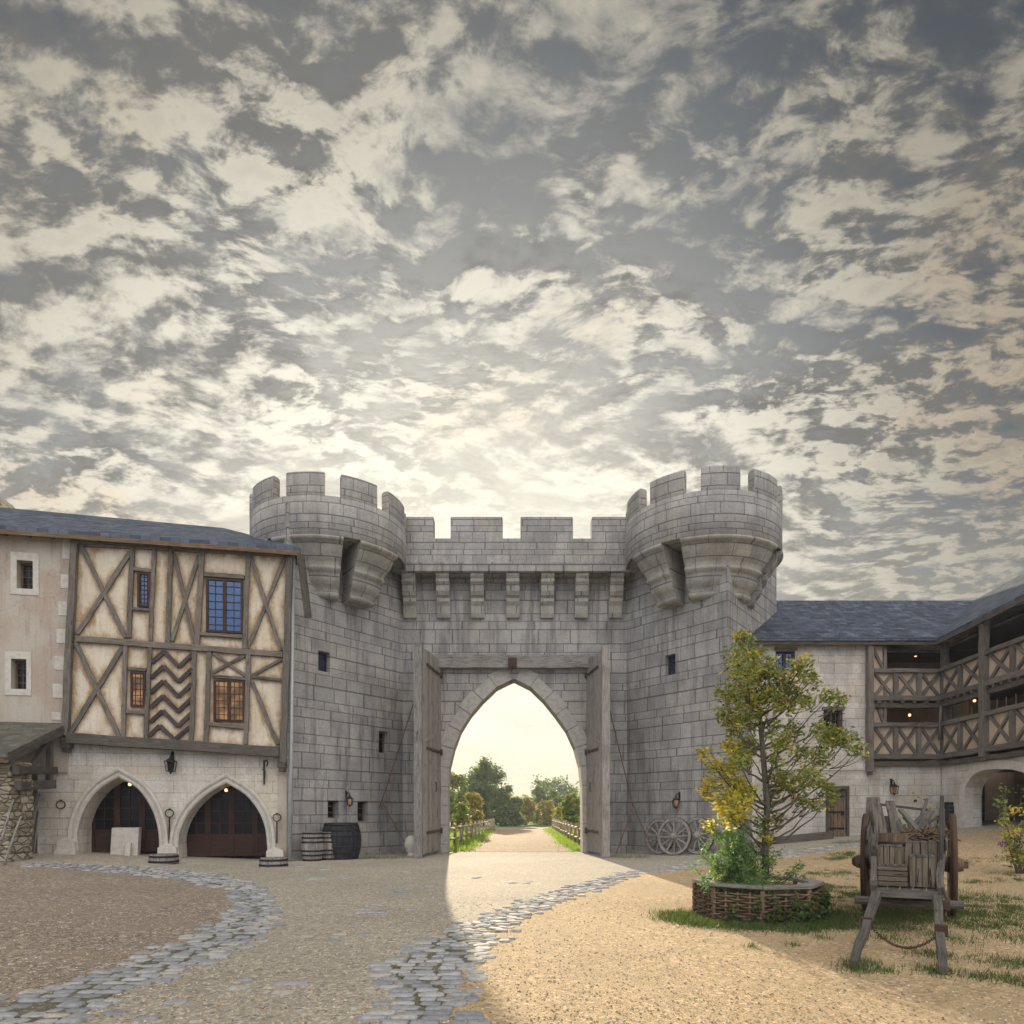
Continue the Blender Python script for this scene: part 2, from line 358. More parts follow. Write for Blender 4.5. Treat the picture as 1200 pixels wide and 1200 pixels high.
dark_in = mat_plain('dark_interior', (.05, .038, .03), .9)  # near-black: inner walls get the unlit rooms' darkness from this colour
g_asph = mat_gravel('pale_compacted_gravel', (.27, .245, .20), (.345, .318, .26), (.43, .40, .335), 60, None, .35)
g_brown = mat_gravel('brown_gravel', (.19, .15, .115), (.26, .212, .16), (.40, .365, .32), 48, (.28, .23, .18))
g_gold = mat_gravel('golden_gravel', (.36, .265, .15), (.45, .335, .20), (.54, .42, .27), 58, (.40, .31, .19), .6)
g_path = mat_gravel('path_gravel', (.27, .19, .125), (.33, .24, .165), (.38, .30, .22), 30)

def mat_rubble():
    s = NT('rubble_masonry'); p = s.scale(s.pos(), (1., 1., 1.5)); pw = s.add(p, s.scale(s.noise(p, 3, 3, .5, 0., True), .12))
    e = s.vor(pw, 3.4, 'DISTANCE_TO_EDGE'); c = s.sep(s.vor(pw, 3.4, 'F1', 'Color'))[0]; b = s.ramp(c, [(0, (.24, .20, .14)), (.5, (.36, .31, .23)), (1, (.46, .41, .32))])
    b = s.mix(s.ss(s.noise(p, 12, 6, .7), .4, .65, 0., .5), b, s.mix(1., b, (.55, .53, .5), 'MULTIPLY')); b = s.mix(s.ss(e, .02, .07, .75, 0.), b, (.13, .11, .08))
    return s.fin(b, .95, s.bump(s.M('ADD', s.ss(e, .0, .15), s.M('MULTIPLY', s.noise(p, 18, 5), .6)), 1., .05), .15)
rubble_m = mat_rubble(); vous_st = mat_plain('voussoir_stone', (.40, .385, .355), .9, bump=.5, bs=22, var=.22)
peb_m = NT('pebble_stone'); peb_m = peb_m.fin(peb_m.ramp(peb_m.sep(peb_m.uv('rnd'))[0], [(0, (.16, .12, .08)), (.4, (.38, .29, .18)), (.8, (.52, .43, .30)), (1, (.62, .58, .50))]), .9, None, .15)
# ---------------- camera, sun, sky ----------------
cd = bpy.data.cameras.new('camera'); cam = bpy.data.objects.new('camera', cd); COL.objects.link(cam)
cam.location = (0, 0, EYE); cam.rotation_euler = (PI/2, 0, 0); cd.sensor_width = 36; cd.lens = 24
cd.shift_y = (HY-600)/1200; cd.clip_end = 5000; cd.clip_start = .1; SC.camera = cam
SUN_EL, SUN_AZ = R(12.6), R(-4.8)
to_sun = V(math.sin(SUN_AZ)*math.cos(SUN_EL), math.cos(SUN_AZ)*math.cos(SUN_EL), math.sin(SUN_EL))
ld = bpy.data.lights.new('sun', 'SUN'); ld.energy = 5.; ld.angle = R(.5); ld.color = (1, .82, .57)
lo = bpy.data.objects.new('sun', ld); COL.objects.link(lo); lo.location = (0, 60, 40)
lo.rotation_euler = to_sun.to_track_quat('Z', 'Y').to_euler()
W = bpy.data.worlds.new('World'); SC.world = W; W.use_nodes = True
class WT(NT):
    def __init__(s): s.t = W.node_tree; s.t.nodes.clear()
w = WT(); bg = w.n('ShaderNodeBackground'); ow = w.n('ShaderNodeOutputWorld'); w.t.links.new(bg.outputs[0], ow.inputs[0])
sky = w.n('ShaderNodeTexSky'); sky.sky_type = 'NISHITA'; sky.sun_disc = False; sky.sun_elevation = SUN_EL; sky.sun_rotation = SUN_AZ; sky.dust_density = 2.
d = w.n('ShaderNodeTexCoord').outputs['Generated']; q = w.sep(d); z = w.M('MAXIMUM', q[2], 0.)
zz = w.M('ADD', z, .16); P = w.comb(w.M('DIVIDE', q[0], zz), w.M('DIVIDE', q[1], zz), 0.)
dotn = w.n('ShaderNodeVectorMath'); dotn.operation = 'DOT_PRODUCT'; w.put(dotn.inputs[0], d); dotn.inputs[1].default_value = to_sun; sd = dotn.outputs['Value']
Pw = w.add(P, w.scale(w.noise(P, 2.2, 3, .5, 0., True), .16))
big = w.noise(w.add(P, w.comb(3.3, 1.2, 0.)), .8, 3, .5, .3); med = w.noise(w.add(P, w.comb(7.7, 4.2, 0.)), 1.7, 3, .5, .2)
rip = w.ss(w.noise(w.add(P, w.comb(1.7, 9.2, 0.)), 1.2, 3, .5), .40, .60, .35, 1.)
def layers(v):
    nA = w.noise(w.scale(v, (1., 1.2, 1.)), 1.9, 12, .60, .5); nB = w.noise(w.scale(v, (1., 1.4, 1.)), 5.2, 10, .62, .25); nC = w.noise(w.scale(v, (1., 1.5, 1.)), 16., 8, .64, .3)
    return w.M('ADD', w.M('ADD', w.M('MULTIPLY', nA, .52), w.M('MULTIPLY', w.M('SUBTRACT', nB, .5), .42)), w.M('ADD', w.M('ADD', w.M('MULTIPLY', w.M('SUBTRACT', big, .5), .20), w.M('MULTIPLY', w.M('MULTIPLY', w.M('SUBTRACT', nC, .5), .62), rip)), .262))
D1 = layers(Pw); D2 = layers(w.add(Pw, w.comb(-.006, .045, 0.)))
mask = w.ss(D1, .385, .605); lit = w.ss(w.M('SUBTRACT', D1, D2), -.06, .06)
near = w.ss(sd, .72, .97); hor = w.ss(q[2], .0, .48, 1., 0.)
front = w.ss(q[1], -.5, .25)                 # the side of the sky the sun stands in
gap = w.mix(hor, (.125, .142, .158), (.50, .505, .475)); gap = w.mix(w.M('MULTIPLY', near, .75), gap, (.62, .61, .54))
skc = w.mix(.75, w.scale(sky.outputs[0], .08), gap)
shade = w.mix(hor, (.235, .23, .215), (.62, .59, .50)); bright = w.mix(near, (.60, .56, .45), (.97, .92, .78))
bright = w.mix(w.M('MULTIPLY', w.ss(med, .5, .62), .5), bright, w.mix(1., bright, (1.04, .88, .78), 'MULTIPLY'))
cl = w.mix(lit, shade, bright)
thick = w.ss(D1, .56, .72); cl = w.mix(w.M('MULTIPLY', w.M('MULTIPLY', thick, .7), w.M('SUBTRACT', 1., near)), cl, w.mix(1., cl, (.66, .66, .68), 'MULTIPLY'))
skyc = w.mix(mask, skc, cl)
glow = w.ss(sd, .90, 1.); skyc = w.mix(w.M('MULTIPLY', glow, .60), skyc, (.98, .93, .78))
low = w.ss(q[2], .0, .20, 1., 0.); skyc = w.mix(w.M('MULTIPLY', low, .5), skyc, w.mix(near, (.46, .46, .40), (.80, .69, .50)))
skyc = w.mix(w.ss(sd, .955, 1., 0., .2), skyc, (1.0, .93, .76))
skyc = w.mix(w.M('MULTIPLY', w.ss(q[2], .03, .42, 1., 0.), w.ss(q[0], -.5, .0, .85, 0.)), skyc, w.mix(1., skyc, (1.12, .97, .64), 'MULTIPLY'))
side = w.M('MULTIPLY', w.ss(q[0], .05, .6, 1., .62), w.ss(w.M('MULTIPLY', q[0], -1.), .2, .65, 1., .80)); top = w.M('MULTIPLY', w.ss(q[2], .40, .80, 1., .66), side)
tc = w.n('ShaderNodeVectorMath'); tc.operation = 'SCALE'; w.put(tc.inputs[0], skyc); w.put(tc.inputs['Scale'], top)
behind = w.mix(w.M('MULTIPLY', mask, w.ss(q[2], .15, .5)), (.74, .84, 1.05), (2.3, 2.08, 1.8))      # unseen clouds opposite the sun, brightened to light the facades
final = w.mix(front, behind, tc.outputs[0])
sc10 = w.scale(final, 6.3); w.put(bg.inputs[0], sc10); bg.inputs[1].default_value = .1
SC.view_settings.view_transform = 'Standard'; SC.view_settings.look = 'None'; SC.view_settings.exposure = EXPO = .90; SC.view_settings.gamma = 1

# ---------------- ground ----------------
B1 = [(-20, 1172), (60, 1157), (130, 1133), (180, 1113), (230, 1095), (262, 1075), (275, 1060), (262, 1042), (215, 1031), (150, 1024), (90, 1019), (30, 1015),
      (30, 1011), (100, 1013), (180, 1017), (260, 1025), (305, 1040), (325, 1062), (322, 1085), (300, 1105), (225, 1133), (170, 1165), (110, 1190), (40, 1215), (-20, 1230)]
B2 = [(750, 1018), (700, 1030), (620, 1052), (530, 1085), (480, 1110), (438, 1135), (455, 1165), (430, 1200), (440, 1240), (565, 1240), (545, 1180), (570, 1120), (600, 1090), (640, 1065), (690, 1046), (757, 1023)]
B3 = [(762, 1020), (800, 1011), (860, 1004), (930, 996), (1000, 989), (1060, 982), (1065, 987), (1000, 996), (930, 1004), (860, 1012), (800, 1020), (766, 1024)]
G1 = [gp(*p) for p in B1]; G2 = [gp(*p) for p in B2]; G3 = [gp(*p) for p in B3]
def inside(x, y, poly):
    c = False; n = len(poly); j = n-1
    for i in range(n):
        a, b = poly[i], poly[j]
        if (a[1] > y) != (b[1] > y) and x < (b[0]-a[0])*(y-a[1])/(b[1]-a[1])+a[0]: c = not c
        j = i
    return c
mid1 = [gp(x, y) for x, y in [(-60, 1195), (50, 1180), (150, 1148), (230, 1115), (285, 1085), (298, 1060), (280, 1040), (220, 1027), (140, 1019), (60, 1015), (28, 1013)]]
zone1 = [(p.x, p.y) for p in mid1]+[(-16, 20.9), (-30, 15), (-30, 3), (-6, 3)]
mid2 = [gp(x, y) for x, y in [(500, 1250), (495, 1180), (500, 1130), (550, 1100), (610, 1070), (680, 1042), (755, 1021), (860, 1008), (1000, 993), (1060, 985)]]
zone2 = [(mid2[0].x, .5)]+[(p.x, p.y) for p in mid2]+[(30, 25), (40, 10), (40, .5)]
xs = sorted(set([-600, -300, -150, -80, -50, -36, -28]+[-24+.3*i for i in range(161)]+[28, 36, 50, 80, 150, 300, 600]))
ys = sorted(set([-200, -60, -20, -8, -3, 0]+[.6+.3*i for i in range(107)]+[34, 36.5, 40, 45, 52, 60, 75, 90, 120, 180, 300, 600, 1500]))
gm = MB(); nx = len(xs)
verts = [(x, y, gz(x, y)) for y in ys for x in xs]; faces = []; mi = []
for j in range(len(ys)-1):
    for i in range(nx-1):
        faces.append((j*nx+i, j*nx+i+1, (j+1)*nx+i+1, (j+1)*nx+i)); cx, cy = (xs[i]+xs[i+1])/2, (ys[j]+ys[j+1])/2
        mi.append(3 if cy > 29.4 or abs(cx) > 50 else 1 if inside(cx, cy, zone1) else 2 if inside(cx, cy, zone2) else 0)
def grass_mat():
    s = NT('meadow_grass'); p = s.pos(); n = s.noise(p, .25, 5, .6); m = s.noise(p, 6, 5, .7)
    b = s.mix(s.ss(n, .4, .62), (.10, .17, .028), (.20, .27, .05)); b = s.mix(s.ss(m, .35, .65), b, s.mix(1., b, (.55, .6, .5), 'MULTIPLY'))
    return s.fin(b, .9, s.bump(m, 1., .1), .1)
meadow = grass_mat()
me = bpy.data.meshes.new('ground'); me.from_pydata(verts, [], faces)
for m in (g_asph, g_brown, g_gold, meadow): me.materials.append(m)
me.polygons.foreach_set('material_index', mi); me.polygons.foreach_set('use_smooth', [True]*len(mi)); me.update()
go = bpy.data.objects.new('ground', me); COL.objects.link(go); tag(go, kind='structure')
# path beyond the gate and the cross lane at its end
m = MB(); n = 12; L = []; Rr = []
for i in range(n+1):
    y = lerp(29.4, 72, i/n); L.append(V(lerp(-2.05, -1.55, i/n)+.12*math.sin(i*2.1), y, .008)); Rr.append(V(lerp(2.5, 3.75, i/n)+.12*math.sin(i*1.7+1), y, .008))
for i in range(n): m.face([L[i], Rr[i], Rr[i+1], L[i+1]])
tag(m.build('path', g_path), kind='structure')
m = MB(); m.face([(-30, 72, .012), (40, 72, .012), (40, 77, .012), (-30, 77, .012)]); tag(m.build('path', mat_gravel('lane_asphalt', (.24, .25, .27), (.30, .31, .33), (.38, .38, .40), 30)), kind='structure')

def cobble_mat():
    s = NT('cobble_granite'); r = s.sep(s.uv('rnd')); p = s.pos()
    b = s.ramp(r[0], [(0, (.25, .262, .285)), (.55, (.36, .37, .385)), (.85, (.45, .455, .455)), (1, (.47, .44, .37))])
    b = s.mix(s.ss(s.noise(p, 28, 5, .65), .4, .65, 0., .6), b, s.mix(1., b, (.55, .55, .55), 'MULTIPLY'))
    return s.fin(b, s.ss(r[1], 0., 1., .8, .95), s.bump(s.noise(p, 45, 5), .5, .012), .12)
cob = cobble_mat()
def stone(m, x, y, a, b, h=.03, rot=0):
    m.rnd(); z = gz(x, y); n = 8; rg = []
    for k in range(n):
        t = 2*PI*(k+.5)/n; c, s_ = math.cos(t), math.sin(t)
        ex = math.copysign(abs(c)**.5, c)*a/2*random.uniform(.88, 1.06); ey = math.copysign(abs(s_)**.5, s_)*b/2*random.uniform(.85, 1.06)
        rg.append((ex*math.cos(rot)-ey*math.sin(rot), ex*math.sin(rot)+ey*math.cos(rot)))
    h *= random.uniform(.7, 1.2); tx, ty = random.uniform(-.08, .08), random.uniform(-.08, .08)
    lo_ = [V(x+e, y+f, z-.02) for e, f in rg]; md = [V(x+e*.97, y+f*.97, z+h*.6) for e, f in rg]; up = [V(x+e*.8, y+f*.78, z+h+e*tx+f*ty) for e, f in rg]
    for k in range(n):
        l = (k+1) % n; m.face([lo_[k], lo_[l], md[l], md[k]]); m.face([md[k], md[l], up[l], up[k]], smooth=True)
    m.face(up, smooth=True)
def band(poly, gx=.225, gy=.145, edge=.1, keep=.97):
    m = MB(); P_ = [(p.x, p.y) for p in poly]; x0, x1 = min(p[0] for p in P_), max(p[0] for p in P_); y0, y1 = min(p[1] for p in P_), max(p[1] for p in P_)
    y = y0; k = 0
    while y < y1:
        g = gy*random.uniform(.9, 1.15); x = x0+random.random()*gx
        while x < x1:
            wd = gx*random.uniform(.7, 1.3)
            yy = y+.05*math.sin(x*1.7+1)+.03*math.sin(x*4.1)
            if inside(x+random.uniform(-edge, edge), yy+random.uniform(-edge, edge), P_) and random.random() < keep:
                stone(m, x, yy, wd*.95, g*.93, random.uniform(.012, .03), random.uniform(-.09, .09))
            x += wd
        y += g
    return m
def moss(poly, name_label):
    m = MB(); P_ = [(p.x, p.y, p.z) for p in poly]; m.prism([V(p[0], p[1], p[2]+.006) for p in P_], (0, 0, .001)); return m
bed_m = mat_gravel('cobble_bed', (.10, .09, .07), (.16, .145, .11), (.24, .22, .17), 60, (.09, .11, .04))
for G in (G1, G2):
    m = MB(); P_ = [(p.x, p.y) for p in G]; st = .15
    for i in range(int((max(p[0] for p in P_)-min(p[0] for p in P_))/st)+1):
        for j in range(int((max(p[1] for p in P_)-min(p[1] for p in P_))/st)+1):
            x = min(p[0] for p in P_)+i*st; y = min(p[1] for p in P_)+j*st
            if all(inside(x+a, y+b, P_) for a, b in ((-.12, 0), (.27, 0), (-.12, .15), (.27, .15))): m.face([(x+a, y+b, gz(x+a, y+b)+.008) for a, b in ((0, 0), (st, 0), (st, st), (0, st))])
    tag(m.build('cobble_bed', bed_m), kind='structure')
for G, gx, gy, kp in ((G1, .23, .15, .96), (G2, .23, .15, .96), (G3, .25, .17, .55)):
    tag(band(G, gx, gy, .12, kp).build('cobble_paving', cob), kind='structure')
m = MB()
for (px_, py_, n_) in [(440, 1068, 12), (425, 1064, 6), (470, 1045, 7), (400, 1029, 6), (545, 1029, 3), (325, 1153, 5), (190, 1187, 3), (410, 1095, 4), (480, 1022, 5), (365, 1031, 5), (500, 1037, 3), (600, 1035, 5), (350, 1015, 5), (375, 1019, 4)]:
    c = gp(px_, py_)
    for k in range(n_): stone(m, c.x+random.gauss(0, .04*n_**.5+.12), c.y+.16*round(random.gauss(0, 1.2)), .22, .14, .012)
tag(m.build('cobble_paving', cob), kind='structure')

# ---------------- castle gatehouse ----------------
XC = .12; YW = 28.5
castle = thing('castle_gatehouse', 'grey stone castle gatehouse with two round battlemented turrets around a tall pointed archway', 'gatehouse', (XC, YW, 0))
JL, JR = (XC-4.68, YW), (XC+4.68, YW)
CL = (JL[0]-.6*5.6, YW-.8*5.6); CR = (JR[0]+.6*4.95, YW-.8*4.95)
gate = Plane((XC-6, YW), (XC+6, YW)); pL = Plane(CL, JL); pR = Plane(JR, CR)
arch_in = [(602, 795.5), (583.8, 804), (573, 813), (554, 834), (541.6, 852), (534.9, 868), (529.2, 885), (526.3, 899), (524.8, 914), (524.4, 998)]
arch_inR = [(602, 795.5), (613.5, 798.5), (628.9, 811.6), (642.3, 825.5), (652.8, 839.4), (663.4, 853.8), (671, 868), (676.8, 885.4), (680.2, 899), (682, 914), (683, 998)]
def curve(pts, sub_=(0, .25, .5, .75)):
    out = []
    for i in range(len(pts)-1):
        p0, p1, p2, p3 = pts[max(0, i-1)], pts[i], pts[i+1], pts[min(len(pts)-1, i+2)]
        for t in sub_: out.append(tuple(.5*(2*b+(c-a)*t+(2*a-5*b+4*c-d_)*t*t+(3*b-a-3*c+d_)*t**3) for a, b, c, d_ in zip(p0, p1, p2, p3)))
    return out+[pts[-1]]
arch_in = curve(arch_in); arch_inR = curve(arch_inR)
iL = [gate.px(*p) for p in arch_in]; iR = [gate.px(*p) for p in arch_inR]; iL[-1] = (iL[-1][0], -.1); iR[-1] = (iR[-1][0], -.1)
ctr = 6.0+(.0)
u0, u1 = 1.2, 10.8
m = MB()
plate(m, gate, [(u0, -.1)]+iL[::-1]+iR[1:][:-1]+[iR[-1], (u1, -.1), (u1, 11.9), (u0, 11.9)], d0=-1.0, d1=0)
gw = m.build('gate_wall', castle_st, castle)
# voussoirs: resample the intrados and step the block lengths
def along(pts, step):
    out = [pts[0]]; acc = 0
    for a, b in zip(pts, pts[1:]):
        L_ = math.hypot(b[0]-a[0], b[1]-a[1]); t = step-acc
        while t < L_: out.append((lerp(a[0], b[0], t/L_), lerp(a[1], b[1], t/L_))); t += step
        acc = (acc+L_) % step if t-step <= L_ else acc
        acc = L_-(t-step)
    return out
for side, pts in ((-1, iL), (1, iR)):
    rs = along(pts, .80)
    if rs[-1][1] > .3: rs.append((pts[-1][0], 0))
    for k in range(len(rs)-1):
        a, b = rs[k], rs[k+1]; tx, tz = b[0]-a[0], b[1]-a[1]; l = math.hypot(tx, tz); nx_, nz_ = (side*-tz/l, side*tx/l)
        if nx_*side < 0: nx_, nz_ = -nx_, -nz_
        wd = (.52 if k % 2 else .62); g = .012
        def nrm(i):
            p, q_ = rs[max(0, i-1)], rs[min(len(rs)-1, i+1)]; dx, dz = q_[0]-p[0], q_[1]-p[1]; L_ = math.hypot(dx, dz)
            n_ = (-dz/L_, dx/L_); return n_ if n_[0]*side > 0 else (-n_[0], -n_[1])
        na = nrm(k) if k else (0.0, 1.0); nb_ = nrm(k+1); f = g/l
        A = (lerp(a[0], b[0], f), lerp(a[1], b[1], f)); Bq = (lerp(b[0], a[0], f), lerp(b[1], a[1], f))
        if k == 0: A = (a[0]+side*.10, lerp(a[1], b[1], .1)); na = (side*.35, .93)
        mv = MB(); mv.rnd(); off = .004
        poly = [(A[0]-side*off, A[1]), (Bq[0]-side*off, Bq[1]), (Bq[0]+nb_[0]*wd, Bq[1]+nb_[1]*wd), (A[0]+na[0]*wd, A[1]+na[1]*wd)]
        plate(mv, gate, poly, d0=-1.004, d1=.035)
        vo = mv.build('voussoir', vous_st, gw, bevel=.012)
# parapet
par = Plane((XC-5, YW-.8), (XC+5, YW-.8)); m = MB(); zb, zc, zm = 11.46, 12.82, 13.70
def ux(x, pl): return pl.px(x, 700)[0]
plate(m, par, [(.3, 11.85), (9.7, 11.85), (9.7, zc), (.3, zc)], d0=-.55, d1=0)
pm = m.build('parapet', fine_st, castle, bevel=.03)
m = MB(); plate(m, par, [(.3, zb), (9.7, zb), (9.7, 11.847), (.3, 11.847)], d0=-.9, d1=.07); m.build('parapet_band', castle_st, castle, bevel=.03)
for a, b in ((462, 508), (528, 589), (610, 671.5), (693.5, 742)):
    m = MB(); plate(m, par, [(ux(a, par), zc-.02), (ux(b, par), zc-.02), (ux(b, par), zm), (ux(a, par), zm)], d0=-.55, d1=.003); m.build('merlon', fine_st, pm, bevel=.035)
# corbels under the parapet
for cx_ in (480, 519.5, 559.5, 601, 641.5, 681.5, 722):
    X = (cx_-CX)/F*28.2; m = MB(); hw = .27
    prof = [(0, 9.78), (-.14, 9.78), (-.20, 9.95), (-.24, 10.25), (-.36, 10.40), (-.36, 10.52), (-.32, 10.55), (-.42, 10.62), (-.52, 10.78), (-.56, 11.0), (-.68, 11.12), (-.68, 11.22), (-.64, 11.24), (-.74, 11.35), (-.74, 11.456), (0, 11.456)]
    m.prism([V(X-hw, YW+y-.003, z_) for y, z_ in prof], (2*hw, 0, 0)); m.build('corbel', corbel_st, gw, bevel=.015)
# towers
def tower(poly, front, name='tower'):
    m = MB(); n = len(poly); ztop = 12.6
    for i in range(n):
        a, b = poly[i], poly[(i+1) % n]; pl = Plane(a, b); holes = front.get(i, [])
        plate(m, pl, [(0, -.3), (pl.L, -.3), (pl.L, ztop), (0, ztop)], holes, d0=-.45, d1=0, back=False, sides=False)
    m.face([(p[0], p[1], ztop) for p in poly])
    return m.build(name, castle_st, castle)
def window(parent, pl, r4, depth=.0, cols=2, rows=4, leaves=1, glass=None, fr=.05, bar=.018, wood=None, th=.06, name='window'):
    (a0, z0), (a1, z1) = r4[0], r4[2]; o = depth; wood = wood or red_w; glass = glass or glass_b
    m = MB()
    for (p, q_) in (((a0, z0+fr/2), (a1, z0+fr/2)), ((a0, z1-fr/2), (a1, z1-fr/2))): m.beam(pl.pt(*p, o), pl.pt(*q_, o), th, fr, up=(0, 0, 1))
    for k in range(leaves+1):
        u = lerp(a0+fr/2, a1-fr/2, k/leaves); f2 = fr*(1.5 if 0 < k < leaves else 1); m.beam(pl.pt(u, z0+fr, o), pl.pt(u, z1-fr, o), f2, th-.004, up=pl.n)
    wn = m.build(name, wood, parent)
    g = MB(); plate(g, pl, [(a0, z0), (a1, z0), (a1, z1), (a0, z1)], d0=o-.02, d1=o-.008); g.build('pane', glass, wn)
    g = MB(); wl = (a1-a0)/leaves
    for k in range(leaves):
        for c in range(1, cols): u = a0+wl*(k+c/cols); g.beam(pl.pt(u, z0+fr, o+.004), pl.pt(u, z1-fr, o+.004), bar, .022, up=pl.n)
        for r_ in range(1, rows): zz_ = lerp(z0, z1, r_/rows); g.beam(pl.pt(a0+wl*k+fr*.6, zz_, o+.006), pl.pt(a0+wl*(k+1)-fr*.6, zz_, o+.006), .022, bar)
    g.build('glazing_bars', wood, wn)
    return wn
wl = [rect(pL, 373, 763.5, 386.5, 787), rect(pL, 444, 857, 455, 882.5), rect(pL, 384, 938, 397, 959), rect(pL, 419, 939, 431.5, 963)]
polyL = [CL, JL, (JL[0], 34), (CL[0]-2.2, 34), (CL[0]-2.4, 27.2)]
tL = tower(polyL, {0: wl})
wr = [rect(pR, 779.5, 767, 791.5, 791)]
polyR = [JR, CR, (CR[0]+.6*6, CR[1]+.8*6), (CR[0]+2.5, 34), (JR[0], 34)]
tR = tower(polyR, {0: wr})
window(tL, pL, wl[0], -.22, 2, 3, 1, glass_b); 
for r_ in wl[1:]: window(tL, pL, r_, -.3, 1, 3, 1, glass_d, wood=brown_w)
window(tR, pR, wr[0], -.22, 2, 3, 1, glass_b)
# corner buttress tip is the tower corner itself; turrets
def turret(cx_, cy_, segs, mer, par, dz=0.):
    C = (cx_, cy_, 0); Rr_ = 2.97; z0, zc_, zm_ = 11.5, 12.9+dz, 13.74+dz; m = MB()
    m.lathe(C, [(2.62, 11.55), (2.93, 11.55), (2.93, z0), (Rr_, z0+.02), (Rr_, zc_-.03), (Rr_-.03, zc_), (2.62, zc_), (2.62, 12.0), (.0, 12.0)], 96, -PI, PI, uvr=3.1)
    m.lathe(C, [(0, 11.56), (2.7, 11.56)], 48)
    t = m.build('turret', fine_st, castle)
    for a, b in mer:
        m = MB(); m.lathe(C, [(2.62, zc_-.03), (Rr_+.004, zc_-.03), (Rr_+.004, zm_-.05), (Rr_-.045, zm_), (2.68, zm_), (2.62, zm_-.05), (2.62, zc_-.03)], 10, R(a), R(b), endcaps=True, uvr=3.1); m.build('merlon', fine_st, t, bevel=.03)
    for a, b in segs:
        m = MB()
        pr = [(1.0, 11.498), (2.99, 11.498), (3.01, 11.43), (2.95, 11.36), (2.84, 11.33), (2.78, 11.2), (2.66, 10.98), (2.50, 10.80), (2.38, 10.66), (2.42, 10.61), (2.42, 10.52), (2.28, 10.46), (2.24, 10.40), (2.26, 10.3), (2.20, 10.1), (2.08, 9.97), (1.95, 9.86), (1.99, 9.80), (1.97, 9.68), (1.85, 9.62), (1.0, 9.62)]
        m.lathe(C, pr, 18, R(a), R(b), endcaps=True, uvr=3.1); m.build('corbel', corbel_st, t)
    return t
mer = [(-16+38*k, 11+38*k) for k in range(-4, 5)]
turret(-7.2, 27.0, [(-78, -32), (-28, 24), (36, 72)], [(a+.5, b+.5) for a, b in mer], castle)
turret(7.5, 27.0, [(-74, -44), (-30, 49), (60, 88)], mer, castle, .2)
# lintel and side frames of the doorway
m = MB(); a = gate.px(510, 768, .2); b = gate.px(690, 783, .2)
m.beam(gate.pt(a[0], (a[1]+b[1])/2, .17), gate.pt(b[0], (a[1]+b[1])/2, .17), .34, a[1]-b[1], up=(0, 0, 1), jit=.012); m.build('lintel_beam', grey_w, castle, bevel=.01)
m = MB(); c = gate.w(600.5, 777, .34); m.box(c, .36, .10, .44); m.box(c+V(0, -.06, .0), .24, .08, .28); m.tube([c+V(0, -.08, -.1), c+V(0, -.16, -.16), c+V(0, -.12, -.26), c+V(0, -.04, -.26)], .03, 6); m.build('iron_clasp', rust, castle)
# door leaves
def leaf(hx, hy, fx, fy, flip):
    pl = Plane((hx, hy), (fx, fy)) if flip > 0 else Plane((fx, fy), (hx, hy))
    L = pl.L; z0 = .12; zh, zf = 8.05, 7.86
    root = MB(); H = (lambda u: u) if flip > 0 else (lambda u: L-u)
    def zt(u): return lerp(zh, zf, u/L)
    n = 9; x = 0; 
    for k in range(n):                       # wide vertical boards with uneven gaps
        a_, b_ = L*k/n+.008, L*(k+1)/n-.008-random.random()*.02
        root.rnd(); j = random.uniform(-.012, .012); t_ = random.uniform(-.05, .03)
        q = [(H(a_), z0), (H(b_), z0), (H(b_), zt(b_)+t_), (H(a_), zt(a_)+t_)]
        s0 = len(root.uv); plate(root, pl, q, d0=-.05+j, d1=.03+j)
        for i in range(s0, len(root.uv)): root.uv[i] = [(v_+k*3.3, u_) for u_, v_ in root.uv[i]]
    o = root.build('gate_leaf', grey_w, castle)
    m = MB(); fr = .16
    for zz_ in (.45, 4.25, 7.3): m.beam(pl.pt(H(.05), zz_, .13), pl.pt(H(L-.1), zz_, .13), .14, .24, jit=.006)
    m.beam(pl.pt(H(.1), .5, .12), pl.pt(H(L-.15), 4.1, .12), .12, .2); m.beam(pl.pt(H(.1), 4.4, .12), pl.pt(H(L-.15), 7.2, .12), .12, .2)
    m.build('ledge', grey_w, o)
    m = MB(); m.beam(pl.pt(H(L), .02, .03), pl.pt(H(L), zf+.12, .03), .22, .3, up=pl.n, jit=.008); m.build('stile', grey_w, o)
    m = MB(); m.beam(pl.pt(H(0), .02, .03), pl.pt(H(0), zh+.2, .03), .2, .22, up=pl.n, jit=.008); m.build('stile', grey_w, o)
    for zz_ in (.95, 4.2, 7.4):
        m = MB(); m.beam(pl.pt(H(.02), zz_, -.08), pl.pt(H(L*.72), zz_-.03, -.08), .03, .1); m.tube([pl.pt(H(-.02), zz_-.12, -.12), pl.pt(H(-.02), zz_+.12, -.12)], .06, 8); m.build('strap_hinge', rust, o)
    for zz_ in (2.9,):
        m = MB(); a = pl.pt(H(.3*L), zz_, -.06); m.tube([a-pl.n*.02, a-pl.n*.08, a-pl.n*.08-V(0, 0, .35), a-pl.n*.02-V(0, 0, .35)], .02, 6); m.build('handle', iron, o)
    m = MB(); m.beam(pl.pt(H(.35*L), 4.75, -.08), pl.pt(H(L*.95), 4.35, -.08), .05, .12); m.build('brace', grey_w, o)
leaf(-3.06, 28.35, -3.44, 25.3, 1); leaf(3.20, 28.35, 3.50, 25.8, -1)
for pl_, root_x in ((pL, 0), (pR, 0)): pass
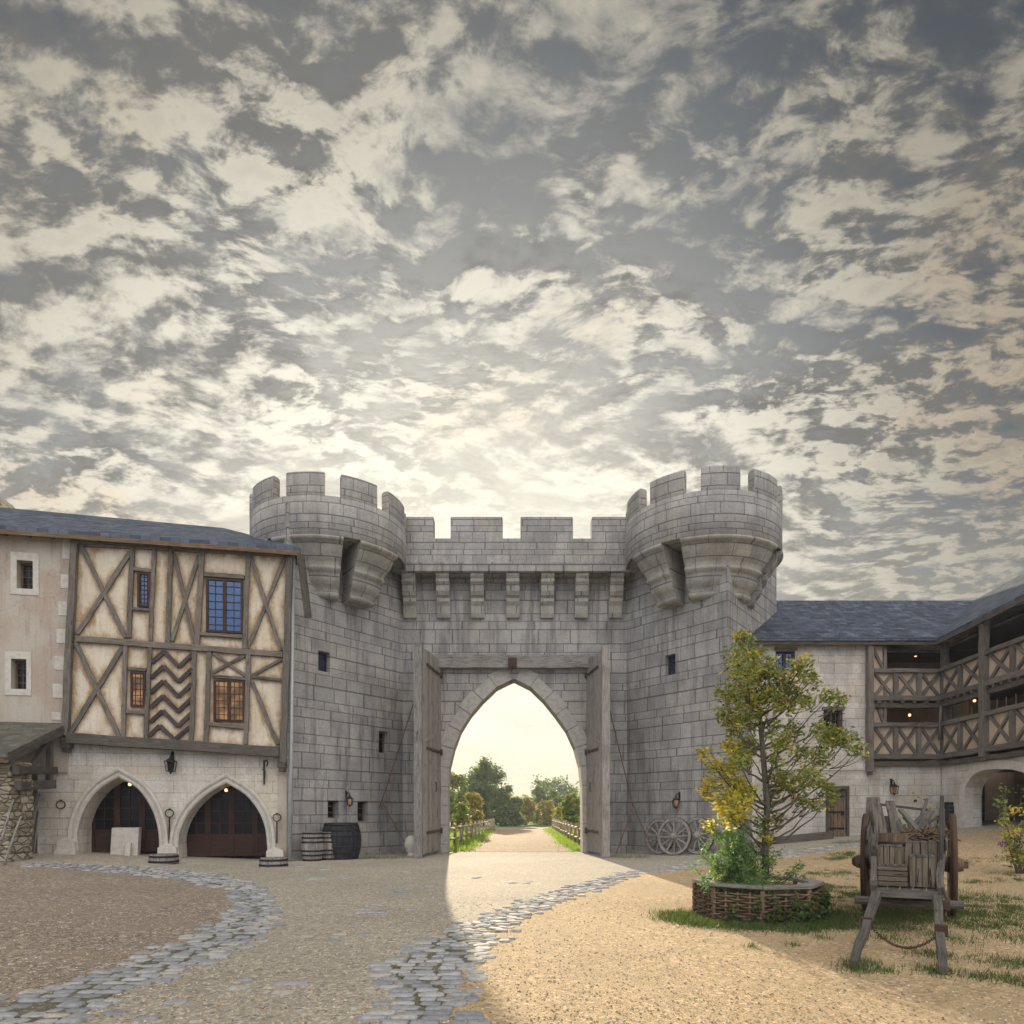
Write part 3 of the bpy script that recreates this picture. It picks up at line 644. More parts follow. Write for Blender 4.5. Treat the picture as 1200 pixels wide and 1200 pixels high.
# threshold kerb along the tower feet
m = MB()
m.beam((CL[0]-.05, CL[1]-.1, .05), (JL[0]-.1, JL[1]-.12, .05), .22, .14, jit=.01); m.build('plinth', corbel_st, castle)
m = MB(); m.beam((JR[0]+.1, JR[1]-.12, .05), (CR[0]+.05, CR[1]-.1, .12), .22, .16, jit=.01); m.build('plinth', corbel_st, castle)
# ---------------- half-timbered house ----------------
HA = at(-60, 952, 21.65); HB = at(344, 952, 23.75); hp = Plane((HA.x, HA.y), (HB.x, HB.y)); hu = Plane((HA.x+hp.n.x*.22, HA.y+hp.n.y*.22), (HB.x+hp.n.x*.22, HB.y+hp.n.y*.22))
house = thing('half_timbered_house', 'half-timbered house with ochre plaster panels and blue slate roof over two pale stone arches', 'house', (-10, 24, 0))
def z1(x, y): return (x/3.3333, 570+y/3.3333)
def z2(x, y): return (x/3.4286, 820+y/3.4286)
T = []   # timbers on the upper floor: kind, x0, y0, x1, y1, width (zoomed pixels)
def ad(kind, *a): T.append((kind,)+a)
ad('post', 297, 210, 259, 975, 27); ad('post', 1134, 262, 1106, 1080, 30)
ad('rail', 285, 224, 1150, 268, 20); ad('rail', 300, 597, 1105, 657, 26); ad('sill_beam', 268, 985, 1092, 1038, 46)
for a in [(518, 235, 504, 592, 20), (604, 240, 588, 605, 17), (668, 245, 657, 612, 20), (790, 255, 769, 628, 24), (970, 260, 955, 635, 20),
          (492, 612, 482, 985, 18), (586, 625, 571, 985, 18), (762, 635, 748, 998, 20), (818, 640, 805, 1000, 20), (971, 652, 960, 1008, 20)]: ad('post', *a)
for a in [(316, 232, 492, 592, 18), (510, 258, 302, 578, 20), (680, 262, 762, 615, 17), (777, 270, 674, 605, 17), (980, 275, 1098, 642, 17), (1112, 282, 968, 632, 17),
          (296, 612, 466, 980, 20), (480, 628, 275, 962, 20), (832, 652, 962, 742, 15), (957, 660, 832, 728, 14), (985, 740, 1102, 676, 15), (985, 765, 1086, 1008, 17)]: ad('brace', *a)
for a in [(523, 325, 592, 333, 16), (515, 480, 587, 484, 12), (798, 346, 955, 356, 20), (783, 578, 948, 590, 15), (503, 713, 572, 718, 14), (495, 880, 572, 884, 16), (830, 742, 962, 752, 14), (985, 746, 1098, 757, 13), (812, 928, 962, 943, 16)]: ad('rail', *a)
segs = []
for k, (kind, x0, y0, x1, y1, wz) in enumerate(T):
    a = hu.px(*z1(x0, y0)); b = hu.px(*z1(x1, y1)); wd = wz/3.333*22.8/F*.86
    dp = {'post': .11, 'brace': .085, 'rail': .125, 'sill_beam': .26}[kind] + (k % 5)*.003
    if k < 2: dp = .22
    m = MB(); m.beam(hu.pt(a[0], a[1], dp/2-.04), hu.pt(b[0], b[1], dp/2-.04), wd, dp, up=hu.n, jit=.012)
    m.build({'post': 'timber_post', 'brace': 'timber_brace', 'rail': 'timber_rail', 'sill_beam': 'sill_beam'}[kind], timber if kind != 'sill_beam' else timber_d, house, bevel=.012)
    segs.append((a, b, wd/2))
for k in range(6):
    dy = [0, 58, 116, 174, 232, 290][k]; P_ = [(593, 690), (642, 645), (700, 706), (753, 655)]; sh = -1.2*k
    if k == 5: P_ = [(590, 684), (632, 645), (688, 700), (748, 650)]
    m = MB()
    for i in range(3):
        a = hu.px(*z1(P_[i][0]+sh, P_[i][1]+dy)); b = hu.px(*z1(P_[i+1][0]+sh, P_[i+1][1]+dy)); m.beam(hu.pt(a[0], a[1], .012+.003*i), hu.pt(b[0], b[1], .012+.003*i), .125, .1, up=hu.n, jit=.006); segs.append((a, b, .06))
    m.build('chevron_strip', purple_t, house)
# plaster infill: a fine sheet that stores how near the rusting timbers are
q4 = [hu.px(*z1(*p)) for p in ((292, 215), (1140, 262), (1108, 1040), (262, 985))]
NU, NV = 150, 130; gu = np.linspace(0, 1, NU+1); gv = np.linspace(0, 1, NV+1); UU, VV = np.meshgrid(gu, gv)
pa = [np.array(q) for q in q4]
PP = (pa[0]*((1-UU)*(1-VV))[..., None]+pa[1]*(UU*(1-VV))[..., None]+pa[2]*(UU*VV)[..., None]+pa[3]*((1-UU)*VV)[..., None]).reshape(-1, 2)
dist = np.full(len(PP), 9.)
for a, b, hw in segs:
    A = np.array(a); B = np.array(b); AB = B-A; t = np.clip(((PP-A)@AB)/(AB@AB), 0, 1); dd = np.linalg.norm(PP-A-t[:, None]*AB, axis=1)-hw
    dist = np.minimum(dist, dd)
me = bpy.data.meshes.new('plaster_infill'); hl = house.location
me.from_pydata([tuple(hu.pt(p[0], p[1], -.03)-hl) for p in PP], [], [(j*(NU+1)+i, (j+1)*(NU+1)+i, (j+1)*(NU+1)+i+1, j*(NU+1)+i+1) for j in range(NV) for i in range(NU)])
at_ = me.attributes.new('stain', 'FLOAT', 'POINT'); at_.data.foreach_set('value', np.clip(1-dist/.36, 0, 1)); me.materials.append(plaster_t)
o = bpy.data.objects.new('plaster_infill', me); COL.objects.link(o); o.parent = house
# solid wall behind the sheet, bracket under the corner posts
m = MB(); a = hu.px(86, 640); b = hu.px(341, 866)
plate(m, hu, [(q4[3][0]-.05, q4[3][1]), (q4[2][0]+.02, q4[2][1]), (q4[1][0], q4[1][1]), (q4[0][0]-.05, q4[0][1])], d0=-.4, d1=-.05); m.build('upper_wall', plaster_w, house)
for (x, y) in ((262, 1000), (1103, 1078)):
    m = MB(); a = hu.w(*z1(x, y), .0); m.box(a+V(0, 0, -.02), .26, .3, .34); m.box(a+V(0, 0, -.25), .18, .22, .14); m.build('corner_bracket', timber_d, house, bevel=.02)
def hwin(r, cols, rows, leaves, glass, name='window'):
    a = z1(r[0], r[1]); b = z1(r[2], r[3]); r4 = rect(hu, a[0], a[1], b[0], b[1]); return window(house, hu, r4, .02, cols, rows, leaves, glass, fr=.075, bar=.022, th=.09)
sky_tint_glass = glass_b
hwin((538, 338, 590, 473), 4, 8, 1, sky_tint_glass); hwin((806, 362, 950, 573), 2, 7, 2, sky_tint_glass)
hwin((511, 726, 569, 862), 3, 6, 1, glass_w); hwin((835, 757, 957, 920), 3, 6, 2, glass_w)
# plain plastered part on the left
m = MB(); wy = [hp.px(-60, 616), hp.px(91, 633), hp.px(80, 880), hp.px(-60, 880)]
w1 = rect(hp, 22.5, 659, 41, 691.5); w2 = rect(hp, 16, 773.5, 33.5, 808.5)
plate(m, hp, [(-7, 3.0), (wy[2][0], 3.0), (wy[1][0], 10.9), (-7, 10.9)], [w1, w2], d0=-.5, d1=.14); m.build('plastered_wall', plaster_w, house)
for wq, so in ((w1, (15, 649.5, 48.5, 699)), (w2, (8.5, 765, 39.5, 816))):
    so = rect(hp, *so); m = MB(); plate(m, hp, so, [wq], d0=.1, d1=.165); m.build('window_surround', trim_st, house, bevel=.015)
    window(house, hp, wq, -.14, 2, 4, 1, glass_d, wood=brown_w, fr=.06)
for k, (x0, y0, x1, y1) in enumerate([(252, 215, 283, 290), (245, 350, 277, 405), (236, 455, 270, 510), (229, 562, 267, 617), (221, 668, 260, 722), (214, 775, 254, 830), (209, 885, 247, 915)]):
    a = z1(x0, y0); b = z1(x1, y1); m = MB(); m.rnd(); plate(m, hp, rect(hp, a[0], a[1], b[0], b[1]), d0=.1, d1=.16); m.build('quoin', trim_st, house, bevel=.012)
# stone ground floor with two pointed arches
aL = [z2(*p) for p in [(318, 612), (312, 545), (325, 480), (355, 415), (405, 355), (478, 312), (552, 355), (598, 415), (625, 475), (639, 540), (641, 615)]]
aR = [z2(*p) for p in [(722, 632), (718, 560), (735, 500), (770, 440), (832, 380), (910, 335), (985, 380), (1035, 440), (1062, 500), (1072, 560), (1076, 635)]]
def smooth_arch(pts):
    out = []
    for i in range(len(pts)-1):
        p0, p1, p2, p3 = pts[max(0, i-1)], pts[i], pts[i+1], pts[min(len(pts)-1, i+2)]
        if i == 5: p0 = p1
        if i+1 == 5: p3 = p2
        for t in (0, .33, .66): out.append(tuple(.5*(2*b+(c-a)*t+(2*a-5*b+4*c-d_)*t*t+(3*b-a-3*c+d_)*t**3) for a, b, c, d_ in zip(p0, p1, p2, p3)))
    return out+[pts[-1]]
hl_ = [hp.px(*p) for p in smooth_arch(aL)]; hr_ = [hp.px(*p) for p in smooth_arch(aR)]
hl_[0] = (hl_[0][0], -.1); hl_[-1] = (hl_[-1][0], -.1); hr_[0] = (hr_[0][0], -.1); hr_[-1] = (hr_[-1][0], -.1)
uL = hp.px(44, 950)[0]; uR = hp.px(336, 950)[0]; zt_ = hp.px(200, 872)[1]
m = MB(); plate(m, hp, [(uL, -.1)]+hl_+hr_+[(uR, -.1), (uR, hp.px(335, 884)[1]), (uL, hp.px(60, 862)[1])], d0=-1.0, d1=0); m.build('ground_floor_wall', pale_st, house)
for arc in (hl_, hr_):                       # moulded arch rims
    n = len(arc)
    def offs(k, dd):
        a, b = arc[max(0, k-1)], arc[min(n-1, k+1)]; dx, dz = b[0]-a[0], b[1]-a[1]; L_ = math.hypot(dx, dz) or 1
        if k == 0 or k == n-1: dx, dz, L_ = 0, (1 if k == 0 else -1), 1
        nx_, nz_ = -dz/L_, dx/L_; return (arc[k][0]+nx_*dd, arc[k][1]+nz_*dd*(1.25 if abs(k-n//2) < 1 else 1))
    m = MB()
    prof = [(.0, -.05), (.0, .05), (.05, .09), (.09, .09), (.11, .04), (.15, .04), (.18, .10), (.24, .12), (.28, .09), (.30, .0)]
    L_ = 0
    for k in range(n-1):
        for (d0_, o0), (d1_, o1) in zip(prof, prof[1:]):
            a0, a1, b0, b1 = offs(k, d0_), offs(k+1, d0_), offs(k, d1_), offs(k+1, d1_)
            m.face([hp.pt(*a0, o0), hp.pt(*a1, o0), hp.pt(*b1, o1), hp.pt(*b0, o1)], smooth=False)
    m.build('arch_moulding', trim_st, house)
for (x0, x1, yt, yb) in ((70, 91, 984, 1001), (187, 209, 991, 1010), (313, 333, 995, 1013)):
    m = MB(); u_0, u_1 = hp.px(x0, 1000)[0], hp.px(x1, 1000)[0]; zt2 = hp.px(x0, yt)[1]; um = (u_0+u_1)/2; zb = gz(hp.pt(um, 0).x, hp.pt(um, 0).y)-.1
    plate(m, hp, [(u_0, zb), (u_1, zb), (u_1, zt2-.06), (um, zt2+.08), (u_0, zt2-.06)], d0=-.3, d1=.26)
    plate(m, hp, [(u_0-.05, zb), (u_1+.05, zb), (u_1+.05, zb+.25), (u_0-.05, zb+.25)], d0=-.3, d1=.32); m.build('pier_base', trim_st, house, bevel=.02)
# recessed glazed doors
def gdoors(x0, x1, n, top, o=-1.05):
    u_0, u_1 = hp.px(x0, 960, o)[0], hp.px(x1, 960, o)[0]; zt3 = hp.px((x0+x1)/2, top, o)[1]; wd = (u_1-u_0)/n; zg = gz(hp.pt(u_0, 0).x, hp.pt(u_0, 0).y)
    for k in range(n):
        a, b = u_0+wd*k, u_0+wd*(k+1); m = MB(); fr = .1
        for u in (a+fr/2, b-fr/2): m.beam(hp.pt(u, zg, o), hp.pt(u, zt3, o), fr, .08, up=hp.n)
        for zz_ in (zg+.06, zg+.72, zt3-.05): m.beam(hp.pt(a+fr, zz_, o), hp.pt(b-fr, zz_, o), .076, .12)
        dr = m.build('glazed_door', red_w, house)
        m = MB(); plate(m, hp, [(a+fr, zg+.1), (b-fr, zg+.1), (b-fr, zg+.68), (a+fr, zg+.68)], d0=o-.03, d1=o+.01); m.build('door_panel', red_w, dr)
        m = MB(); plate(m, hp, [(a+fr, zg+.75), (b-fr, zg+.75), (b-fr, zt3-.1), (a+fr, zt3-.1)], d0=o-.02, d1=o-.004); m.build('pane', glass_d, dr)
        m = MB(); uu = (a+b)/2; m.beam(hp.pt(uu, zg+.75, o+.01), hp.pt(uu, zt3-.1, o+.01), .04, .04, up=hp.n)
        for r_ in range(1, 5): zz_ = lerp(zg+.75, zt3-.1, r_/5); m.beam(hp.pt(a+fr, zz_, o+.012), hp.pt(b-fr, zz_, o+.012), .044, .035)
        m.build('glazing_bars', red_w, dr)
gdoors(108, 196, 3, 905); gdoors(216, 326, 4, 905)
m = MB(); a = hp.px(95, 960, -1.05)[0]; plate(m, hp, [(a-.9, -.1), (a+.35, -.1), (a+.35, 3.2), (a-.9, 3.2)], d0=-1.3, d1=-1.03); m.build('inner_wall', plaster_g, house)
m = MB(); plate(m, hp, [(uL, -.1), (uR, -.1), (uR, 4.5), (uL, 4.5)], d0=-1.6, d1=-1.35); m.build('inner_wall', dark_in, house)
# end wall, rear volume, roof
m = MB(); e0 = hp.pt(uR, 0, 0); e1 = e0+V(-3.2, 6.5, 0)
for a, b in (((e0.x, e0.y), (e0.x+1.0*0-.02, e0.y+.9)),): pass
pe = Plane((e0.x, e0.y), (e0.x-.25, e0.y+1.0)); plate(m, pe, [(0, -.1), (pe.L*.95, -.1), (pe.L*.95, 10.6), (0, 10.6)], d0=-.3, d1=0); m.build('end_wall', plaster_w, house)
ev0 = hu.w(-60, 610, .35); ev1 = hu.w(352, 644.5, .35); ZE = 10.72
bk = -hu.n; E0 = V(ev0.x, ev0.y, ZE)-hu.t*7; E1 = V(ev1.x, ev1.y, ZE)
Rg0 = E0+bk*4.6+V(0, 0, 2.48); Rg1 = at(262, 627, 27.6); Rg1.z = Rg0.z; E2 = E1+bk*9.2-hu.t*.6; E3 = E0+bk*9.2
m = MB(); th = V(0, 0, -.14)
def slab(pts, off=(0, 0)):
    nn = (pts[1]-pts[0]).cross(pts[2]-pts[0]).normalized(); 
    if nn.z < 0: nn = -nn
    t = V(-nn.y, nn.x, 0).normalized(); w_ = nn.cross(t); w_ = w_ if w_.z > 0 else -w_
    m.face(pts, [(p.dot(t), p.dot(w_)) for p in pts]); q = [p+th for p in pts]; m.face(q[::-1])
    for i in range(len(pts)): j = (i+1) % len(pts); m.face([pts[i], q[i], q[j], pts[j]])
slab([E0, E1, Rg1, Rg0]); slab([E1, E2, Rg1]); slab([E2, E3, Rg0, Rg1]); m.build('slate_roof', slate, house)
m = MB(); m.beam(E0+V(0, 0, -.2), E1+V(0, 0, -.2), .05, .14, jit=.004); m.build('eaves_board', brown_w, house)
m = MB(); s_ = at(352, 650, 23.1); m.beam(s_, s_+V(.12, .5, -2.0), .22, .16, jit=.006, up=(0, 1, 0)); m.build('verge_board', timber_d, house)
for k in range(26):
    c = lerp(E0, E1, (k+.5)/26)+V(0, 0, -.2); m = MB(); m.beam(c+bk*.02, c+bk*.5+V(0, 0, .1), .09, .11, jit=.004); m.build('rafter_end', timber_d, house)
m = MB(); m.tube([hp.w(343.5, 652, .12), hp.w(341, 880, .12), hp.w(339, 1008, .12)], .075, 10)
dpz = m.build('downpipe', lead, house)
m = MB(); a = at(-8, 578, 30); b = at(14, 602, 30); m.prism([V(a.x-4, 30, 0), V(a.x-4, 30, a.z+2.), V(a.x, 30, a.z), V(b.x, 30, b.z-.2), V(b.x, 30, 0)], (0, 1.2, 0))
o = m.build('stone_gable', [rubble_st]); tag(o, 'top of a sloping stone gable just showing above the slate roof at far left', 'gable')

# ---------------- lean-to with stone pier ----------------
shed = thing('lean_to_porch', 'open lean-to porch with mossy slate roof resting on a rough stone pier', 'porch', (-15, 20.5, gz(-15, 20)))
A = hp.w(79, 847.5, .16); B_ = V(at(9, 882, 19).x, 19, 3.36); C_ = B_-hp.t*3.4; D_ = A-hp.t*3.4
m = MB(); th = V(0, 0, -.12); slab([B_, A, D_, C_]); m.build('slate_roof', slate_m, shed)
m = MB(); m.beam(A+V(-.03, 0, -.2), B_+V(-.03, 0, -.2), .09, .15, jit=.008); m.build('verge_board', timber_d, shed)
m = MB(); m.beam(B_+V(0, .06, -.2), C_+V(0, .06, -.2), .09, .13, jit=.008); m.build('eaves_board', brown_w, shed)
m = MB(); p = V(B_.x-.05, 19.35, 0); q_ = V(A.x-.35, A.y-.1, 0)
m.beam(p+V(0, 0, 2.9), q_+V(0, 0, 3.05), .2, .24, jit=.012); m.build('tie_beam', timber_d, shed, bevel=.015)
m = MB(); m.beam(p+V(0, .1, 2.45), lerp(p, q_, .95)+V(0, 0, 2.6), .2, .26, jit=.012); m.build('tie_beam', timber_d, shed, bevel=.015)
m = MB(); m.beam(lerp(p, q_, .2)+V(0, 0, 2.7), lerp(p, q_, .8)+V(0, 0, 3.9), .14, .16, jit=.01); m.build('brace', timber_d, shed, bevel=.015)
m = MB(); m.beam(lerp(p, q_, .85)+V(0, 0, 2.6), lerp(p, q_, .85)+V(0, 0, 4.1), .16, .16, up=(0, 1, 0), jit=.01); m.build('brace', timber_d, shed, bevel=.015)
m = MB()
x0 = -14.18
for k in range(13):
    z_ = .05+.24*k; m.rnd(); jx = random.uniform(-.04, .04); m.box((x0-1.1+jx, 19.75+random.uniform(-.03, .03), z_+.115), 2.2, .95, .235)
m.build('stone_pier', rubble_m, shed, bevel=.04)
m = MB(); b0, b1 = hp.px(15, 950)[0], hp.px(47, 950)[0]; plate(m, hp, [(b0, -.1), (b1, -.1), (b1, 3.1), (b0, 3.1)], d0=-.5, d1=-.2); m.build('plank_wall', brown_w, shed)
m = MB(); b0 = -7.; b1 = hp.px(16, 950)[0]; plate(m, hp, [(b0, -.1), (b1, -.1), (b1, 3.4), (b0, 3.4)], d0=-.5, d1=.05); m.build('back_wall', rubble_m, shed)

# ---------------- right-hand inn with galleries ----------------
DI = 26.7; P1 = V((1103-CX)/F*DI, DI, 0); dw = V(-.09, -1, 0).normalized()
ip = Plane((8.9, DI), (P1.x, DI)); wp = Plane((P1.x, DI), (P1.x+dw.x*9, P1.y+dw.y*9))
inn = thing('galleried_inn', 'pale stone inn with blue slate roof and two storeys of timber galleries', 'building', (14, DI, gz(14, DI)))
win1 = rect(ip, 909, 762.5, 932, 790.5); win2 = rect(ip, 965, 832, 987.5, 866); door = rect(ip, 970.5, 924.5, 991.5, 981)
uP = ip.px(1017, 850)[0]; uC = ip.L
EZ = 8.42; zg2 = lambda px_, py_: ip.px(px_, py_)[1]
floor1 = zg2(1060, 893); floor2 = zg2(1060, 826)
m = MB(); plate(m, ip, [(0, -.2), (uP, -.2), (uP, EZ), (0, EZ)], [win1, win2, door], d0=-.45, d1=0); m.build('front_wall', pale_st, inn)
m = MB(); plate(m, ip, [(uP+.004, -.2), (uC, -.2), (uC, floor1-.1), (uP+.004, floor1-.1)], d0=-.45, d1=-.02); m.build('gallery_base_wall', pale_st, inn)
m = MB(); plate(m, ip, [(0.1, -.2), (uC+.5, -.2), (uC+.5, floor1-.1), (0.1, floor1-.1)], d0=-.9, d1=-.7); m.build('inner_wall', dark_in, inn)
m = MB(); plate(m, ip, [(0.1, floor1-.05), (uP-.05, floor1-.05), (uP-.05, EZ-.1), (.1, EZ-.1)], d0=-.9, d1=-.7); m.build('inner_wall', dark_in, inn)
m = MB(); zs = zg2(1000, 903); plate(m, ip, [(ip.px(900, 900)[0], zs), (uP-.12, zs), (uP-.12, zs+.12), (ip.px(900, 900)[0], zs+.12)], d0=-.05, d1=.05); m.build('string_course', trim_st, inn, bevel=.015)
window(inn, ip, win1, -.16, 2, 4, 2, glass_b, fr=.08, th=.09, wood=red_w); window(inn, ip, win2, -.2, 2, 4, 2, glass_d, fr=.07, wood=brown_w)
m = MB()
for k in range(5): u = lerp(win2[0][0], win2[1][0], (k+.5)/5); m.tube([ip.pt(u, win2[0][1]-.03, .06), ip.pt(u, win2[2][1]+.03, .06)], .014, 5)
for k in range(4): zz_ = lerp(win2[0][1], win2[2][1], (k+.5)/4); m.tube([ip.pt(win2[0][0]-.05, zz_, .06), ip.pt(win2[1][0]+.05, zz_, .06)], .014, 5)
m.build('window_grille', iron, inn)
for r_ in (win1, win2):
    m = MB(); m.beam(ip.pt(r_[0][0]-.06, r_[2][1]+.06, .02), ip.pt(r_[1][0]+.06, r_[2][1]+.06, .02), .08, .12, jit=.004); m.build('window_lintel', timber, inn)
m = MB(); (da, dz0), (db, dz1) = door[0], door[2]; n = 5
for k in range(n): m.rnd(); m.beam(ip.pt(lerp(da, db, (k+.5)/n), dz0, -.14), ip.pt(lerp(da, db, (k+.5)/n), dz1-.06, -.14), (db-da)/n-.012, .05, up=ip.n)
dr = m.build('plank_door', brown_w, inn)
m = MB()
for zz_ in (.18, .52, .85): m.beam(ip.pt(da+.03, lerp(dz0, dz1, zz_), -.10), ip.pt(db-.03, lerp(dz0, dz1, zz_), -.10), .02, .07)
m.build('strap_hinge', iron, dr); m = MB(); m.lathe(ip.pt(db-.1, lerp(dz0, dz1, .48), -.09), [(.0, 0), (.045, .01), (.03, .05), (0, .06)], 10, M=Matrix.Rotation(PI/2, 3, 'X')); m.build('door_handle', iron, dr)
m = MB()
for a, b in (((da-.05, dz0), (da-.05, dz1)), ((db+.05, dz0), (db+.05, dz1))): m.beam(ip.pt(*a, .0), ip.pt(*b, .0), .1, .12, up=ip.n)
m.beam(ip.pt(da-.1, dz1+.055, .0), ip.pt(db+.1, dz1+.055, .0), .124, .11); m.build('door_frame', timber_d, inn)
# galleries
def xpanel(pl, u_0, u_1, z0, z1_, o, nx_=1, zz1=None, zr=0.):
    zA = lambda u: z0+(u-u_0)*zr; 
    g = MB(); plate(g, pl, [(u_0, z0), (u_1, z0+(u_1-u_0)*zr), (u_1, z1_+(u_1-u_0)*zr), (u_0, z1_)], d0=o-.06, d1=o); g.build('parapet_panel', plaster_g, inn)
    w_ = (u_1-u_0)/nx_
    for k in range(nx_):
        a, b = u_0+w_*k, u_0+w_*(k+1); za, zb_ = (a-u_0)*zr, (b-u_0)*zr
        for j, (p, q_) in enumerate((((a+.05, z0+za+.03), (b-.05, z1_+zb_-.03)), ((a+.05, z1_+za-.03), (b-.05, z0+zb_+.03)))):
            g = MB(); g.beam(pl.pt(*p, o+.03+.004*j), pl.pt(*q_, o+.03+.004*j), .11, .08, up=pl.n, jit=.008); g.build('brace', timber, inn)
        if k: g = MB(); g.beam(pl.pt(a, z0+za, o+.05), pl.pt(a, z1_+za, o+.05), .17, .14, up=pl.n, jit=.008); g.build('baluster', timber, inn)
    for zz_, hh, nm in ((z1_, .16, 'handrail'), (z0, .2, 'floor_beam')):
        g = MB(); g.beam(pl.pt(u_0, zz_, o+.06), pl.pt(u_1, zz_+(u_1-u_0)*zr, o+.06), .2, hh, jit=.012); g.build(nm, timber, inn, bevel=.012)
for zf, z_lo, z_hi in ((1, zg2(1060, 887), zg2(1060, 850)), (2, zg2(1060, 819), zg2(1060, 787))):
    xpanel(ip, uP+.12, uC-.05, z_lo, z_hi, .06, 3)
    xpanel(wp, .12, 2.98, z_lo, z_hi, .06, 2); xpanel(wp, 3.2, 8.6, z_lo, z_hi, .06, 4)
    for zq in (z_lo-.28,):
        for pl_, a_, b_ in ((ip, uP+.1, uC), (wp, 0.05, 8.6)):
            g = MB(); g.beam(pl_.pt(a_, zq, .05), pl_.pt(b_, zq, .05), .22, .18, jit=.014); g.build('floor_beam', timber_d, inn, bevel=.012)
            n = int((b_-a_)/.42)
            if zf == 2:
                for k in range(n): c = lerp(a_, b_, (k+.5)/n); g = MB(); g.beam(pl_.pt(c, zq+.14, -.4), pl_.pt(c, zq+.14, .22), .14, .12, jit=.006); g.build('joist_end', timber_d, inn)
            g = MB(); plate(g, pl_, [(a_, zq+.2), (b_, zq+.2), (b_, zq+.26), (a_, zq+.26)], d0=-2.2, d1=.0); g.build('gallery_floor', timber_d, inn)
ze1, ze0 = EZ-.02, zg2(1018, 905)
for pl_, u, w_, zt4, zb4 in ((ip, uP, .22, EZ-.1, ze0), (ip, uC+.02, .22, EZ-.1, zg2(1103, 893)), (wp, 3.08, .26, EZ+.15, zg2(1103, 893)-.05), (wp, 6.2, .26, EZ+.15, zg2(1103, 893)-.05)):
    g = MB(); g.beam(pl_.pt(u, zb4, .16), pl_.pt(u, zt4, .16), w_, .24, up=pl_.n, jit=.014); g.beam(pl_.pt(u, zb4-.12, .14), pl_.pt(u, zb4+.02, .14), .16, .18, up=pl_.n); g.build('gallery_post', timber, inn, bevel=.015)
for zlo, zhi in ((zg2(1018, 850), zg2(1018, 808)), (zg2(1018, 787), zg2(1018, 757))):
    us = ip.px(1036, 800)[0]; g = MB(); plate(g, ip, [(uP+.1, zlo), (us, zlo), (us, zhi), (uP+.1, zhi)], d0=-.06, d1=.0); g.build('infill_panel', plaster_g, inn)
    g = MB(); g.beam(ip.pt(us, zlo, .03), ip.pt(us, zhi+.1, .03), .12, .12, up=ip.n, jit=.008); g.build('stud', timber, inn)
    g = MB(); g.beam(ip.pt(uP+.12, zhi-.02, .04), ip.pt(us-.05, zlo+.1, .04), .1, .08, up=ip.n, jit=.006); g.build('brace', timber, inn)
for dx_ in (-.22, .2):
    g = MB(); g.tube([ip.pt(uC+dx_*1.1, zg2(1060, 868), .3), ip.pt(uC+dx_, zg2(1060, 829), .32)], [.06, .05], 8); g.build('brace_pole', timber, inn)
# back walls of the galleries, ceiling, ground storey of the wing with its arch
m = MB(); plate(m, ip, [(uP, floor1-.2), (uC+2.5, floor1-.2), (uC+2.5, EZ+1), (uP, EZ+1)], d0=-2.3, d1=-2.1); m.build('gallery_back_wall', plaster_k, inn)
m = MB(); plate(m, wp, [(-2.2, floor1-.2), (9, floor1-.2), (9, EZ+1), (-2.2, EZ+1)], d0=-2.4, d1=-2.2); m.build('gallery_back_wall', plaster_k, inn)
m = MB(); plate(m, wp, [(1.9, floor1-.1), (2.7, floor1-.1), (2.7, floor1+1.75), (1.9, floor1+1.75)], d0=-2.2, d1=-2.15); m.build('gallery_door', dark_in, inn)
m = MB(); plate(m, wp, [(5.0, floor2-.1), (5.8, floor2-.1), (5.8, floor2+1.75), (5.0, floor2+1.75)], d0=-2.2, d1=-2.15); m.build('gallery_door', dark_in, inn)
arc = [wp.px(*p) for p in [(1131, 968), (1130, 935), (1134, 918), (1143, 907), (1156, 902), (1175, 901), (1200, 905), (1222, 925), (1228, 950), (1230, 968)]]
arc[0] = (arc[0][0], 0.2); arc[-1] = (arc[-1][0], .2)
sm = []
for i in range(len(arc)-1):
    p0, p1, p2, p3 = arc[max(0, i-1)], arc[i], arc[i+1], arc[min(len(arc)-1, i+2)]
    for t in (0, .5): sm.append(tuple(.5*(2*b+(c-a)*t+(2*a-5*b+4*c-d_)*t*t+(3*b-a-3*c+d_)*t**3) for a, b, c, d_ in zip(p0, p1, p2, p3)))
arc = sm+[arc[-1]]
m = MB(); plate(m, wp, [(-.15, 0.2)]+arc+[(9, .2), (9, floor1-.1), (-.15, floor1-.1)], d0=-.6, d1=-.02); m.build('wing_wall', pale_st, inn)
m = MB(); n = len(arc)
for k in range(n-1):
    a, b = arc[k], arc[k+1]
    def o2(k, dd):
        a, b = arc[max(0, k-1)], arc[min(n-1, k+1)]; dx, dz = b[0]-a[0], b[1]-a[1]; L_ = math.hypot(dx, dz)
        if k in (0, n-1): dx, dz, L_ = 0, (1 if k == 0 else -1), 1
        return (arc[k][0]-dz/L_*dd, arc[k][1]+dx/L_*dd)
    for (d0_, o0), (d1_, o1) in (((-.004, -.3), (-.004, .03)), ((-.004, .03), (.3, .03)), ((.3, .03), (.3, -.03))):
        m.face([wp.pt(*o2(k, d0_), o0), wp.pt(*o2(k+1, d0_), o0), wp.pt(*o2(k+1, d1_), o1), wp.pt(*o2(k, d1_), o1)])
m.build('arch_ring', trim_st, inn)
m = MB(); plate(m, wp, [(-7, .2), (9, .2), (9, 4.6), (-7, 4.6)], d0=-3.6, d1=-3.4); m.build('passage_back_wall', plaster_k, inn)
m = MB(); plate(m, ip, [(uC+.45, .2), (uC+6, .2), (uC+6, 4.2), (uC+.45, 4.2)], d0=-1.1, d1=-.85); m.build('passage_end_wall', plaster_g, inn)
